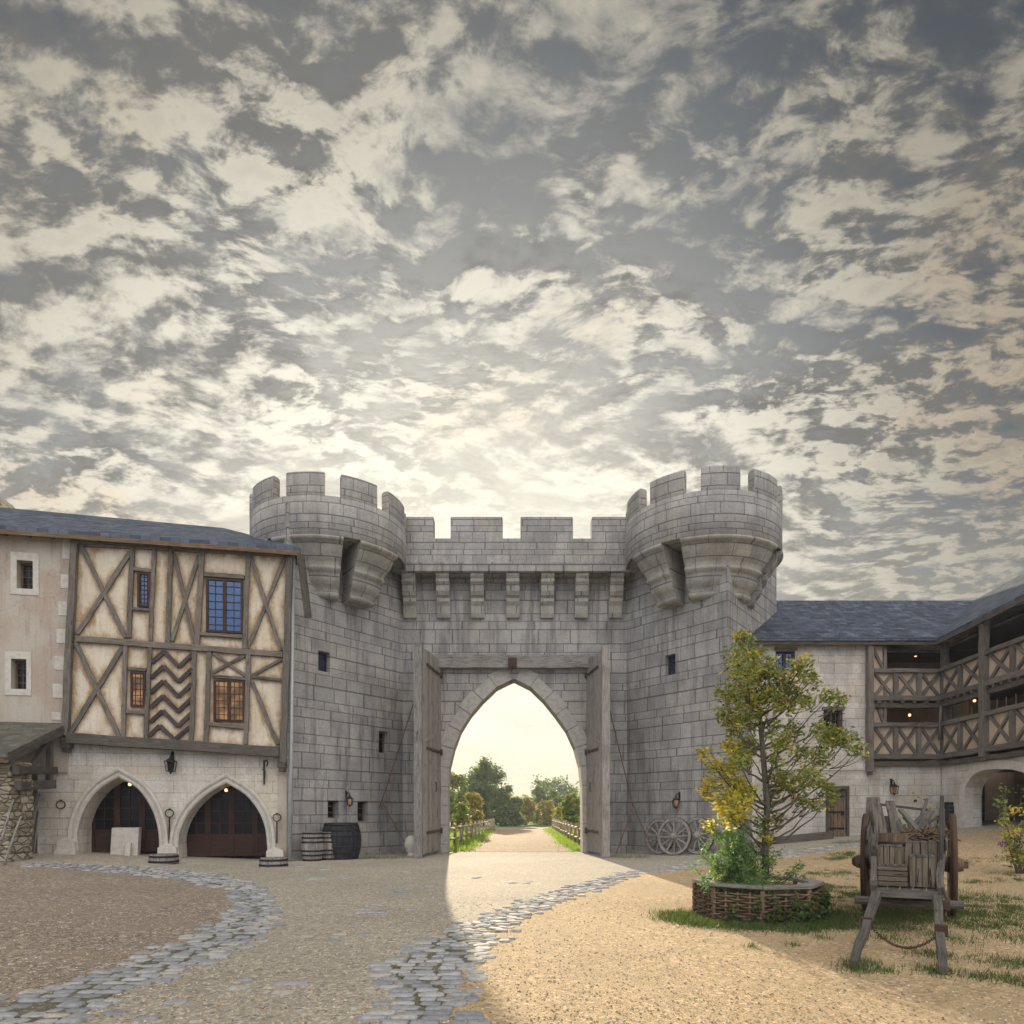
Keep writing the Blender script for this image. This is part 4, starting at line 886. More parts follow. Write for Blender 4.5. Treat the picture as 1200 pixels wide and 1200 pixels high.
m = MB(); plate(m, ip, [(-.5, EZ-.4), (uC+8, EZ-.4), (uC+8, EZ-.3), (-.5, EZ-.3)], d0=-3.5, d1=-.25); m.build('ceiling_boards', timber_d, inn)
m = MB(); plate(m, wp, [(-.3, EZ-.36), (9, EZ-.36), (9, EZ-.28), (-.3, EZ-.28)], d0=-3.5, d1=-.1); m.build('ceiling_boards', timber_d, inn)
m = MB(); plate(m, wp, [(-.3, floor1-.4), (9, floor1-.4), (9, floor1-.3), (-.3, floor1-.3)], d0=-3.5, d1=-.62); m.build('ceiling_boards', timber_d, inn)
pe2 = Plane((wp.pt(.35, 0, -3.5).x, wp.pt(.35, 0, -3.5).y), (wp.pt(.35, 0, -.6).x, wp.pt(.35, 0, -.6).y))
m = MB(); a, b = ip.px(1142, 930, -.85)[0], ip.px(1153, 930, -.85)[0]; plate(m, ip, [(a, .6), (b, .6), (b, 3.0), (a, 3.0)], d0=-.849, d1=-.8); m.build('passage_door', dark_in, inn)
# ladder-like grille under the upper gallery of the wing
m = MB()
for k in range(9): c = 2.0+.5*k; m.tube([wp.pt(c, floor2-.35, -.02), wp.pt(c, floor2-.95+.04*k, -.02)], .02, 5)
m.tube([wp.pt(1.4, floor2-1.0, -.02), wp.pt(6.2, floor2-.62, -.02)], .03, 6); m.build('hanging_grille', timber, inn)
# roofs
EV = EZ+.02; a0 = V(ip.pt(0, 0, .4).x-.4, DI-.4, EV); a1 = V(P1.x-.35, DI-.4, EV); rz_ = EV+2.85; RB = DI+4.2
r1 = V(P1.x+4.1, RB, rz_)
m = MB(); th = V(0, 0, -.12)
slab([a0, a1, r1, V(9.4, RB, rz_)])
b1 = V(a1.x+dw.x*9.5, a1.y+dw.y*9.5, EV+.18); rb = V(r1.x+dw.x*13, r1.y+dw.y*13, rz_+.1); a1b = V(a1.x, a1.y, EV+.004)
slab([b1, a1b, r1, rb][::-1]); slab([V(9.4, RB, rz_), r1, V(r1.x+4, RB+4.2, EV), V(9.4, RB+4.2, EV)])
m.build('slate_roof', slate, inn)
for p, q_ in ((a0, a1), (a1, b1)):
    g = MB(); g.beam(p+V(0, .1, -.2)*1, q_+V(0, .1, -.2), .1, .13, jit=.005); g.build('eaves_board', timber_d, inn)
for k in range(8):
    g = MB(); c = lerp(V(P1.x+.0, DI-.3, EZ-.12), V(P1.x+dw.x*9, DI-9, EZ-.05), (k+.5)/8); g.beam(c, c+V(2.3, .1, .9), .12, .14, jit=.005); g.build('rafter', timber_d, inn)
for k in range(7):
    g = MB(); c = V(lerp(ip.pt(uP, 0).x, P1.x, (k+.5)/7), DI-.2, EZ-.12); g.beam(c, c+V(0, 2.2, .95), .12, .14, jit=.005); g.build('rafter', timber_d, inn)
# ---------------- small fittings ----------------
def lantern(px_, py_, pl, label, size=.62, off=.22, lit=True, group='wall lanterns'):
    c = pl.w(px_, py_, off); h = size; L = thing('wall_lantern', label, 'lantern', c, group)
    m = MB(); w_ = h*.2
    P = lambda x, y, z: c+V(x, y, z)
    for sx in (-1, 1):
        for sy in (-1, 1): m.beam(P(sx*w_*.72, sy*w_*.72, -h*.28), P(sx*w_, sy*w_, h*.2), .022, .022)
    for z_, k in ((-.28, .80), (.2, 1.1)): m.box(P(0, 0, z_*h), w_*2*k, w_*2*k, .03)
    m.lathe(c, [(0, -h*.42), (.02, -h*.4), (.035, -h*.36), (w_*.7, -h*.28)], 8)
    m.lathe(c, [(w_*1.25, h*.2), (w_*.9, h*.3), (w_*.4, h*.36), (.03, h*.42), (.045, h*.46), (0, h*.52)], 8); m.build('cage', iron, L)
    m = MB(); m.lathe(c, [(w_*.66, -h*.27), (w_*.92, h*.19)], 4, R(45), R(405), smooth=False); m.build('glass', glass_w if lit else glass_d, L)
    m = MB(); m.lathe(c, [(0, -h*.16), (.03, -h*.12), (.035, -h*.04), (0, h*.05)], 8)
    m.build('flame' if lit else 'candle', flame if lit else trim_st, L)
    m = MB(); q_ = pl.n*-off; m.tube([P(0, 0, h*.5), P(0, 0, h*.62)+q_*.2, P(0, 0, h*.66)+q_*.6, P(0, 0, h*.55)+q_*.98], .018, 6); m.box(P(0, 0, h*.5)+q_*.97, .08, .04, .3, rz=math.atan2(pl.t.y, pl.t.x)); m.build('bracket', iron, L)
    return L
lantern(410, 939, pL, 'lit iron lantern on the grey tower wall between two low slit windows', .5)
lantern(792, 941, pR, 'lit iron lantern on the grey tower wall above the leaning cart wheels', .55)
lantern(1048, 925, ip, 'lit iron lantern on the pale wall beneath the timber gallery', .55)
lantern(931, 932, ip, 'lit lantern on the pale inn wall, half hidden by the oak leaves', .5)
lantern(200, 897, hp, 'dark unlit iron lantern on the pale wall between the two pointed arches', .68, .26, False)
def bulb(p, label):
    m = MB(); m.lathe(p, [(0, -.06), (.045, -.04), (.055, 0), (.03, .05), (.0, .07)], 10); o = thing('hanging_lamp', label, 'lamp', p, 'small warm ceiling lamps'); m.build('bulb', bulb_m, o)
    m = MB(); m.tube([p+V(0, 0, .06), p+V(0, 0, .22)], .012, 5); m.lathe(p, [(.035, .05), (.04, .09), (.0, .1)], 8); m.build('cord', iron, o)
for x, y, pl_, o_, lb in ((118, 927, hp, -.75, 'dim warm lamp deep inside the left pointed arch'), (152, 919, hp, -.5, 'warm lamp under the crown of the left pointed arch'), (265, 926, hp, -.5, 'warm lamp under the crown of the right pointed arch'),
                      (1073, 768, ip, -.9, 'warm lamp under the ceiling of the upper gallery'), (1066, 838, ip, -.9, 'warm lamp under the ceiling of the lower gallery'), (1142, 821, wp, -.9, 'warm lamp in the lower gallery of the side wing'), (1155, 908, wp, -1.4, 'warm lamp inside the round-headed passage')):
    bulb(pl_.w(x, y, o_), lb)
def tether(px_, py_, label, rod=True):
    c = hp.w(px_, py_, .09); o = thing('iron_ring', label, 'ring', c, 'iron rings on the pale arcade wall'); m = MB(); r = .13
    m.tube([c+hp.t*(r*math.cos(a))+V(0, 0, r*math.sin(a)) for a in [2*PI*k/16 for k in range(16)]], .018, 6, closed=True); m.build('ring', iron, o)
    m = MB(); m.tube([c+V(0, 0, r+.02)-hp.n*.1, c+V(0, 0, r+.02)+hp.n*.03, c+V(0, 0, r-.03)+hp.n*.02], .02, 6); m.build('staple', iron, o)
    if rod: m = MB(); m.beam(c+V(0, 0, -r), c+V(0, 0, -r-.75), .05, .03); m.build('hasp', iron, o)
tether(71, 943, 'plain round iron ring on the wall left of the first arch', False); tether(198.5, 953, 'iron ring with long hasp on the pier between the arches'); tether(324.5, 958, 'iron ring with long hasp beside the grey downpipe')
m = MB(); c = hp.w(309.5, 905, .06); m.beam(c+V(0, 0, .4), c+V(0, 0, -.42), .06, .04, jit=.004); m.tube([c+V(0, 0, .38), c+V(.1, -.02, .42), c+V(.14, -.02, .3), c+V(.08, -.02, .2)], .018, 6); m.tube([c+V(-.05, -.03, .1), c+V(.05, -.05, .05), c+V(.05, -.05, -.2)], .015, 6)
tag(m.build('iron_hook', iron), 'long hooked iron bar hanging high on the pale wall right of the second arch', 'hook')
# ropes stretched from the door leaves
def rope(pts, label):
    out = []
    for (a, b, sag) in pts:
        for k in range(13): t = k/12; out.append(lerp(a, b, t)-V(0, 0, sag*4*t*(1-t)))
    m = MB(); m.tube(out, .022, 5); tag(m.build('rope', rope_m), label, 'rope', 'ropes tied to the gate leaves')
r1a = V(-3.52, 25.5, 6.3); r1b = gp(427, 1000)+V(0, 0, .1); r1c = lerp(r1a, r1b, .66)
rope([(r1a, r1b, .12)], 'long reddish rope running from the left gate leaf down to the dark barrel')
rope([(r1c, gp(481, 1002)+V(0, 0, .1), .04)], 'short rope branching down to the foot of the left gate leaf')
r2a = V(3.6, 26.0, 6.2); r2b = V(4.9, 27.6, 2.0); rope([(r2a, r2b, .1), (r2b, V(5.5, 26.7, .3), .05)], 'reddish rope running from the right gate leaf to the cart wheels')
rope([(r2b, gp(722, 1003)+V(0, 0, .1), .04)], 'short rope branching down to the foot of the right gate leaf')
m = MB(); c = gp(482, 1000); c.y = 26.6; c.x = (483-CX)/F*26.6; m.lathe(c, [(.0, .0), (.2, .0), (.2, .06), (.16, .1), (.22, .2), (.29, .36), (.30, .5), (.26, .66), (.15, .78), (0, .82)], 24); tag(m.build('stone_ball', trim_st, bevel=0), 'pale stone ball on a short foot beside the left gate leaf', 'stone ball')

# ---------------- barrels, tubs ----------------
def barrel(label, x, y, r, h, wood, rz=0, lid=True, group=None, name='barrel', z=None):
    o = thing(name, label, 'barrel' if name == 'barrel' else 'tub', (x, y, gz(x, y) if z is None else z), group, rz); n = 22
    rr = lambda t: r*(.82+.18*math.sin(PI*t)) if name == 'barrel' else r*(1-.06*t)
    m = MB()
    for k in range(n):
        m.rnd(); a0, a1 = 2*PI*(k+.04)/n, 2*PI*(k+.96)/n; dr = random.uniform(-.008, .008); oo = random.random()*40; st = 8
        for i in range(st):
            t0, t1 = i/st, (i+1)/st; q_ = [(rr(t)+dr, h*t) for t in (t0, t1)]
            f = lambda rd, zz, a: V(rd*math.sin(a), -rd*math.cos(a), zz)
            m.face([f(q_[0][0], q_[0][1], a0), f(q_[0][0], q_[0][1], a1), f(q_[1][0], q_[1][1], a1), f(q_[1][0], q_[1][1], a0)], [(q_[0][1]+oo, a0*r), (q_[0][1]+oo, a1*r), (q_[1][1]+oo, a1*r), (q_[1][1]+oo, a0*r)])
            for aa in (a0, a1): m.face([f(q_[0][0], q_[0][1], aa), f(q_[1][0], q_[1][1], aa), f(q_[1][0]-.05, q_[1][1], aa), f(q_[0][0]-.05, q_[0][1], aa)])
        m.face([f(rr(1)+dr, h, a0), f(rr(1)+dr, h, a1), f(rr(1)-.06, h, a1), f(rr(1)-.06, h, a0)]); m.face([f(rr(1)-.06, h, a0), f(rr(1)-.06, h, a1), f(rr(.8)-.06, h*.8, a1), f(rr(.8)-.06, h*.8, a0)])
    m.build('staves', wood, o, local=True)
    m = MB(); zl = h-.07 if lid else h*.8; 
    for k in range(5): m.rnd(); xx = rr(1)*(-.9+1.8*(k+.5)/5); l = math.sqrt(max(.01, (rr(1)-.06)**2-xx*xx))*2; m.box((xx, 0, zl), rr(1)*.35, l, .03)
    m.build('head', wood, o, local=True)
    for t in ((.04, .2, .35, .65, .8, .95) if name == 'barrel' else (.2, .75)):
        m = MB(); q_ = rr(t)+.006; m.lathe((0, 0, 0), [(q_-.004, h*t-.03), (rr(t-.03)+.016, h*t-.028), (rr(t+.03)+.016, h*t+.028), (q_-.004, h*t+.03)], 26); m.build('hoop', iron, o, local=True)
    return o
p = gp(401, 1003); barrel('large blackened barrel against the grey tower wall under the slit windows', -6.25, 25.0, .72, 1.32, black_w, 0)
barrel('small pale weathered barrel beside the downpipe, in front of its twin', -7.02, 24.0, .38, 1.02, grey_w, .5, group='small weathered barrels')
barrel('small pale weathered barrel tucked behind the front one by the tower', -6.62, 24.6, .38, 1.0, grey_w, 1.1, group='small weathered barrels')
q0 = ip.w(1113, 950, .55); barrel('dark barrel standing by the passage arch of the inn', q0.x, q0.y, .33, .95, black_w, 0)
for px_, py_, lb in ((194, 1011, 'low round wooden tub at the foot of the middle arch pier'), (322, 1015, 'low round wooden tub at the foot of the right arch pier')):
    p = gp(px_, py_); p.y -= .1; barrel(lb, p.x, p.y, .43, .28, grey_w, 0, group='low wooden tubs by the arches', name='wooden_tub')
# pale boards propped in the left arch
def panel(name, pl, x0, y0, x1, y1, off, lean, label, cat, mat, th=.05, group=None):
    r4 = rect(pl, x0, y0, x1, y1, off); m = MB(); (a, z0), (b, z1) = r4[0], r4[2]
    A_, B_ = pl.pt(a, z0, off), pl.pt(b, z0, off); C2, D2 = pl.pt(b, z1, off-lean), pl.pt(a, z1, off-lean)
    g0 = min(gz(A_.x, A_.y), gz(B_.x, B_.y)); A_.z = g0; B_.z = g0
    m.prism([A_, B_, C2, D2], pl.n*-th); return tag(m.build(name, mat, bevel=.006), label, cat, group)
panel('board', hp, 129, 970, 161, 1004, -.35, .15, 'large pale board propped upright inside the left arch', 'board', trim_st, .3)
panel('board', hp, 146, 988, 152, 1006, -.1, .1, 'narrow pale upright board in front of the large one', 'board', trim_st, .12)
def pole(a, b, r, label, mat=grey_w, group=None, flat=False, name='pole'):
    m = MB()
    if flat: m.beam(a, b, r*2.6, r*.9, jit=.006)
    else:
        n = 7; m.tube([lerp(V(*a), V(*b), k/n)+V(random.uniform(-.3, .3)*r, random.uniform(-.3, .3)*r, 0) for k in range(n+1)], [r*lerp(1.1, .8, k/n) for k in range(n+1)], 7)
    return tag(m.build(name, mat), label, name, group)
for x0, y0, x1, y1, lb, o_ in ((26, 992, 37, 945, 'thinnest plank leaning in the dark gap beside the porch', .5), (30, 994, 45, 930, 'longest pale plank leaning in the gap beside the porch', .35), (38, 994, 44, 950, 'short plank leaning against the corner of the pale wall', .2)):
    a = hp.w(x0, y0, o_); a.z = gz(a.x, a.y); b = hp.w(x1, y1, .05); pole(a, b, .05, lb, grey_w, 'planks leaning beside the porch', True, 'plank')
for x0, y0, x1, y1, lb in ((2, 985, 15, 937, 'grey cane leaning high on the front of the stone pier'), (5, 1012, 24, 957, 'grey cane leaning low across the corner of the stone pier')):
    a = at(x0, y0, 18.7); b = at(x1, y1, 19.15); a.z = max(a.z, gz(a.x, a.y)) if y0 < 1000 else gz(a.x, a.y); pole(a, b, .035, lb, grey_w, 'canes leaning on the stone pier')

# ---------------- wheels ----------------
def wheel_parts(o, Rw, mats, nsp=12, hub=.13, hl=.17, name_parent_local=True, M=None):
    # wheel in the local XZ plane, axis along Y, centred at the origin of o plus M
    Z = Matrix.Rotation(PI/2, 3, 'X') if M is None else M
    m = MB(); m.lathe((0, 0, 0), [(Rw-.115, -.045), (Rw-.02, -.045), (Rw-.02, .045), (Rw-.115, .045), (Rw-.115, -.045)], 40, M=Z, smooth=False); m.build('rim', mats[0], o, local=True)
    m = MB(); m.lathe((0, 0, 0), [(Rw-.025, -.038), (Rw, -.038), (Rw, .038), (Rw-.025, .038)], 40, M=Z); m.build('tyre', rust, o, local=True)
    m = MB(); m.lathe((0, 0, 0), [(0, -hl-.02), (hub*.55, -hl-.02), (hub*.6, -hl), (hub*.8, -hl*.9), (hub, -hl*.3), (hub, hl*.3), (hub*.75, hl*.9), (0, hl)], 18, M=Z); m.build('hub', mats[0], o, local=True)
    m = MB(); m.lathe((0, 0, 0), [(hub*1.03, -hl*.35), (hub*1.03, -hl*.2)], 18, M=Z); m.lathe((0, 0, 0), [(hub*.62, -hl-.025), (hub*.66, -hl+.01)], 18, M=Z); m.build('hub_band', rust, o, local=True)
    for k in range(nsp):
        a = 2*PI*k/nsp; d_ = Z @ V(math.cos(a), math.sin(a), 0); m = MB(); m.beam(d_*hub*.8, d_*(Rw-.1), .055, .042, up=Z @ V(0, 0, 1), taper=.85); m.build('spoke', mats[0], o, local=True)
def cart_wheel(px_, pyc, rpx, off, label, lean):
    d_ = pR.w(px_, pyc, off); Rw = rpx*d_.y/F
    o = thing('wagon_wheel', label, 'wheel', (d_.x, d_.y, gz(d_.x, d_.y)+Rw*math.cos(lean)), 'wagon wheels leaning on the tower')
    o.rotation_euler = (-lean, random.random(), math.atan2(pR.t.y, pR.t.x)); wheel_parts(o, Rw, (grey_w,)); return o
cart_wheel(773, 975, 21, .30, 'leftmost wagon wheel, half covered by the middle one', .12)
cart_wheel(817.5, 975, 22, .32, 'rightmost of the wagon wheels leaning against the tower', .12)
cart_wheel(790, 977, 22.5, .62, 'middle wagon wheel leaning in front of the other two', .2)

# ---------------- the cart ----------------
CC = V(6.70, 11.55, 0); CRZ = R(-30.6); CC.z = gz(CC.x, CC.y)
cart = thing('wooden_cart', 'old two-wheeled wooden cart with long shafts resting on the ground, loaded with crates', 'cart', CC, rz=CRZ)
RM = Matrix.Rotation(CRZ, 3, 'Z')
def cw(x, y, z): return CC+RM @ V(x, y, z)
def cpart(name, mat, fn, bevel=.006, parent=None):
    m = MB(); fn(m); return m.build(name, mat, parent or cart, local=True, bevel=bevel)
RW = .84
cwheels = []
for sx in (-1, 1):
    wl_ = bpy.data.objects.new('wheel', None); COL.objects.link(wl_); wl_.parent = cart; wl_.location = (sx*.63, 0, RW); wl_.rotation_euler = (0, 0, PI/2*sx)
    Z = Matrix.Rotation(PI/2, 3, 'X'); wl_.rotation_euler[2] = PI/2
    wheel_parts(wl_, RW, (brown_w,), 14, .13, .17, M=Matrix.Rotation(PI/2, 3, 'X'))
cpart('axle', brown_w, lambda m: m.beam((-.85, 0, RW), (.85, 0, RW), .11, .11))
for sx in (-1, 1): cpart('shaft', cart_w, lambda m: (m.beam((sx*.40, 1.5, .80), (sx*.36, -2.45, .53), .12, .13, jit=.006), m.beam((sx*.36, -2.40, .54), (.37 if sx > 0 else -.47, -4.95 if sx > 0 else -5.12, .06), .11, .12, jit=.01, taper=.72)))
for y_, z_, w_ in ((-2.42, .57, .37), (-1.0, .66, .38), (1.4, .80, .40)): cpart('crossbar', cart_w, lambda m: m.beam((-w_, y_, z_), (w_, y_, z_), .11, .11, jit=.006))
cpart('crossbar', cart_w, lambda m: m.tube([(-.66, -2.15, .42), (.0, -2.15, .41), (.68, -2.15, .43)], [.062, .07, .058], 9))
for k in range(5): cpart('bed_board', cart_w, lambda m: m.beam((-.32+.16*k, -2.35, .61), (-.32+.16*k, 1.55, .90), .15, .03, jit=.003))
for sx in (-1, 1):                           # rising ladder sides
    zb = lambda y: .80+(y+2.4)*.04
    cpart('side_rail', cart_w, lambda m: m.beam((sx*.40, -2.45, .64), (sx*.54, 1.75, 1.72), .09, .10, jit=.012))
    cpart('side_rail', cart_w, lambda m: m.beam((sx*.42, -1.9, .70), (sx*.50, 1.7, 1.25), .05, .09, jit=.008))
    for y_ in (-1.6, -.9, -.25, .4, 1.05, 1.65):
        t = (y_+2.45)/4.2; cpart('stake', cart_w, lambda m: m.beam((sx*lerp(.39, .46, t), y_, .72), (sx*lerp(.41, .56, t), y_+.03, lerp(.72, 1.72, t)+.08), .05, .05, up=(0, 1, 0), jit=.004))
cpart('upright', cart_w, lambda m: m.beam((.42, -1.35, .6), (.46, -1.2, 1.95), .055, .10, up=(0, 1, 0), jit=.01))
cpart('upright', cart_w, lambda m: m.beam((-.41, -2.3, .6), (-.40, -2.1, 1.05), .09, .11, up=(0, 1, 0), jit=.01))
for k in range(3): cpart('side_board', cart_w, lambda m: m.beam((-.50-.02*k, -1.3, 1.0+.17*k), (-.54-.02*k, 1.6, 1.32+.17*k), .03, .15, jit=.006))
for k in range(2): cpart('side_board', cart_w, lambda m: m.beam((.50+.02*k, -1.0, 1.02+.17*k), (.54+.02*k, 1.6, 1.30+.17*k), .03, .15, jit=.006))
def chain_fn(m):
    n = 34; A_, B2 = V(-.42, -3.7, .34), V(.37, -3.9, .30)
    for k in range(n):
        t = (k+.5)/n; c = lerp(A_, B2, t)-V(0, 0, .26*4*t*(1-t)); d_ = V(B2.x-A_.x, 0, -.26*4*(1-2*t)).normalized(); s_ = V(0, 1, 0) if k % 2 else d_.cross(V(0, 1, 0))
        m.tube([c+d_*(.026*math.cos(a))+s_*(.014*math.sin(a)) for a in [2*PI*i/8 for i in range(8)]], .005, 5, closed=True)
tag(cpart('chain', rust, chain_fn, 0), kind=None)
for sx, y_ in ((-.42, -3.7), (.37, -3.9)): cpart('iron_band', rust, lambda m: m.box((sx, y_, .315), .135, .04, .145, tilt=Matrix.Rotation(.2, 3, 'X')))
cpart('iron_bracket', rust, lambda m: (m.tube([(.42, -2.6, .7), (.48, -2.7, .5), (.44, -2.8, .35), (.48, -2.85, .3)], .02, 6), m.box((.46, -2.75, .48), .08, .1, .12)))
def crate(x, y, z, sx, sy, sz, label, rz=0., vertical=True, nsl=4, top=True):
    c = cw(x, y, z); o = thing('wooden_crate', label, 'crate', c, 'crates on the cart', CRZ+rz); t = .022
    for (cx_, cy_, ax, w_) in ((0, -sy/2, 0, sx), (0, sy/2, 0, sx), (-sx/2, 0, 1, sy), (sx/2, 0, 1, sy)):
        m = MB()
        for k in range(nsl):
            m.rnd(); f = (k+.5)/nsl-.5; g = .9+random.uniform(-.06, .03)
            if ax == 0:
                if vertical: m.beam((cx_+f*w_, cy_, .005), (cx_+f*w_, cy_, sz-.005), w_/nsl*g, t, up=(0, 1, 0), jit=.002)
                else: m.beam((-w_/2, cy_, sz*(f+.5)), (w_/2, cy_, sz*(f+.5)), t, sz/nsl*g*.92, jit=.002)
            else:
                if vertical: m.beam((cx_, f*(w_-.05), .005), (cx_, f*(w_-.05), sz-.005), w_/nsl*g*.95, t, up=(1, 0, 0), jit=.002)
                else: m.beam((cx_, -w_/2+.03, sz*(f+.5)), (cx_, w_/2-.03, sz*(f+.5)), t, sz/nsl*g*.92, jit=.002)
        m.build('slatted_side', crate_w, o, local=True)
    m = MB()
    for a, b in ((-1, -1), (1, -1), (1, 1), (-1, 1)): m.beam((a*(sx/2-.035), b*(sy/2-.035), .0), (a*(sx/2-.035), b*(sy/2-.035), sz), .04, .04)
    m.build('corner_posts', crate_w, o, local=True)
    if top:
        m = MB()
        for k in range(nsl): m.rnd(); f = (k+.5)/nsl-.5; m.beam((f*sx, -sy/2-.01, sz+.012), (f*sx, sy/2+.01, sz+.012), sx/nsl*.88, .022, jit=.002)
        m.build('lid', cart_w, o, local=True)
    m = MB(); m.box((0, 0, .02), sx-.06, sy-.06, .02); m.build('bottom', crate_w, o, local=True)
crate(-.175, -2.05, .65, .36, .42, .29, 'lower left crate with horizontal slats at the front of the cart', .02, False)
crate(-.205, -2.03, .955, .29, .36, .25, 'small crate stacked on the horizontal-slatted one', -.04, True)
crate(.185, -2.0, .65, .30, .42, .42, 'tall crate with vertical slats at the front right of the cart', .03, True)
crate(.17, -1.25, .70, .40, .46, .54, 'weathered crate behind the tall one, only its lid showing', 0., True)
p = cw(-.18, -1.35, .76); barrel('round open wooden tub wedged behind the stacked crates', p.x, p.y, .21, .62, brown_w, 0, False, None, 'wooden_tub', p.z)
scr = [((-.50, -1.0, 1.0), (-.58, .9, 1.95), .075, 1, 'wide grey board slanting up along the left side of the cart'), ((-.30, -.9, 1.0), (-.52, .7, 1.85), .07, 1, 'pale green-grey board leaning inside the left side of the cart'),
       ((-.1, -.7, 1.0), (-.34, .9, 1.62), .05, 1, 'dark board lying beside the tub on the cart'), ((.05, -.6, 1.0), (-.2, 1.2, 1.58), .045, 1, 'grey slat in the middle of the pile on the cart'),
       ((.28, -.5, 1.0), (-.05, 1.4, 1.6), .04, 0, 'bent grey branch in the middle of the cart'), ((-.12, .2, 1.1), (.5, 1.5, 1.62), .055, 1, 'board crossing to the right at the back of the cart'),
       ((.15, -.3, 1.0), (.32, 1.0, 1.55), .045, 0, 'rough pole beside the right rail of the cart'), ((-.5, 1.4, 1.85), (.3, 1.45, 1.74), .05, 1, 'board lying across the back of the cart'),
       ((.3, -.6, 1.35), (.1, .6, 1.5), .035, 0, 'thin stick on top of the pile on the cart'), ((-.35, .1, 1.0), (.25, .9, 1.66), .04, 1, 'short slat crossing the pile on the cart'), ((.42, -.2, 1.0), (.36, 1.3, 1.6), .05, 1, 'dark slat against the right rail of the cart')]
scr += [((.0, -.5, 1.1), (.34, .5, 1.72), .04, 1, 'dark slat sticking up at the right of the heap on the cart'), ((.3, -.4, 1.2), (-.12, .2, 1.75), .035, 1, 'pale slat crossing high over the heap on the cart'), ((-.4, -.6, 1.1), (-.5, .3, 1.95), .05, 1, 'short wide board standing at the left rail of the cart'),
        ((-.2, .3, 1.2), (.42, .2, 1.6), .045, 1, 'broken board lying level across the heap on the cart'), ((.1, .9, 1.3), (.3, 1.4, 1.95), .035, 0, 'crooked stake rising at the back of the cart'), ((-.15, -.2, 1.2), (-.3, 1.0, 1.9), .055, 1, 'split board tilted up in the centre of the cart')]
for a, b, r_, fl, lb in scr: pole(cw(*a), cw(*b), r_, lb, random.choice((cart_w, timber, cart_w)), 'scrap timber piled in the cart', bool(fl), 'plank' if fl else 'pole')
m = MB()
for k in range(60):
    c = V(.2+random.gauss(0, .17), -.55+random.gauss(0, .25), 1.25+random.random()*.16); d_ = V(random.uniform(-1, 1), random.uniform(-1, 1), random.uniform(-.3, .5)).normalized()*.16; m.tube([cw(*(c-d_)), cw(*c), cw(*(c+d_+V(0, 0, .03)))], .011, 4)
tag(m.build('brushwood', brown_w), 'heap of brown twigs and brushwood in the cart', 'brushwood', kind='stuff')
# timber trough along the inn wall
m = MB(); a = ip.w(908, 984, .35); b = ip.w(975, 980, .35); a.z = gz(a.x, a.y)+.13; b.z = gz(b.x, b.y)+.13; m.beam(a, b, .3, .3, jit=.015); tag(m.build('timber_beam', timber_d, bevel=.02), 'long dark timber lying at the foot of the pale inn wall', 'beam')

# ---------------- wattle planter ----------------
PC = V(3.98, 11.12, 0); PR = .97; planter = thing('wattle_planter', 'eight-sided planter of woven wattle with a plank rim around the young oak', 'planter', PC)
PH = .55; pts8 = [PC+V(PR*math.cos(R(22.5+45*k+8)), PR*1.0*math.sin(R(22.5+45*k+8)), 0) for k in range(8)]
for k in range(8):
    a, b = pts8[k], pts8[(k+1) % 8]; d_ = (b-a); L_ = d_.length; d_.normalize(); nn = V(d_.y, -d_.x, 0)
    m = MB(); m.tube([a+V(0, 0, -.05), a+V(0, 0, PH-.02)], .038, 8); m.build('stake', brown_w, planter)
    m = MB(); 
    for i in range(1, 4): q_ = a+d_*(L_*i/4); m.tube([q_+V(0, 0, -.03), q_+V(0, 0, PH-.06)], .02, 6)
    nrow = 11
    for r_ in range(nrow):
        z_ = .04+(PH-.13)*r_/(nrow-1)+random.uniform(-.008, .008); ph = r_ % 2; P_ = []
        for i in range(13): t = i/12; P_.append(a+d_*(L_*t)+nn*(.034*math.cos(PI*(t*4+ph)))+V(0, 0, z_+random.uniform(-.006, .006)))
        m.rnd(); m.tube(P_, random.uniform(.013, .019), 5)
    m.build('woven_panel', brown_w, planter)
    a2, b2 = PC+(a-PC)*1.06, PC+(b-PC)*1.06; a3, b3 = PC+(a-PC)*.82, PC+(b-PC)*.82; g = d_*.006
    m = MB(); m.rnd(); oo = random.random()*20
    lo_ = [a2+g, b2-g, b3-g, a3+g]; m.prism([p+V(0, 0, PH) for p in lo_], (0, 0, .05)); m.build('rim_plank', grey_w, planter, bevel=.008)
m = MB(); m.prism([PC+(p-PC)*.93+V(0, 0, .1) for p in pts8], (0, 0, .28)); m.build('soil', mat_gravel('soil', (.05, .035, .022), (.075, .055, .035), (.11, .085, .055), 40), planter)

# ---------------- foliage ----------------
oak_a = mat_leaf('oak_leaves', (.17, .205, .06), (.27, .31, .10), (.38, .38, .13), .5); oak_y = mat_leaf('yellow_and_sunlit_leaves', (.42, .36, .05), (.66, .52, .07), (.78, .66, .14), .45)  # yellow set also paints the sunbeam on the oak's lower left
oak_b = mat_leaf('brown_oak_leaves', (.12, .075, .03), (.20, .12, .045), (.26, .19, .07), .35)
bark = mat_wood('bark', (.13, .12, .095), (.19, .175, .14)); bush_g = mat_leaf('bush_leaves', (.09, .18, .06), (.14, .27, .09), (.24, .36, .15), .4); ivy_g = mat_leaf('ivy_leaves', (.03, .06, .015), (.055, .10, .025), (.10, .14, .04), .25)
far_m = [mat_leaf('far_foliage_dark', (.11, .17, .10), (.15, .22, .12), (.21, .27, .14), .45), mat_leaf('far_foliage_green', (.13, .20, .05), (.20, .27, .07), (.27, .32, .10), .4), mat_leaf('far_foliage_autumn', (.24, .24, .06), (.34, .32, .09), (.42, .30, .11), .4)]  # haze on the far trees is put into these paled leaf colours
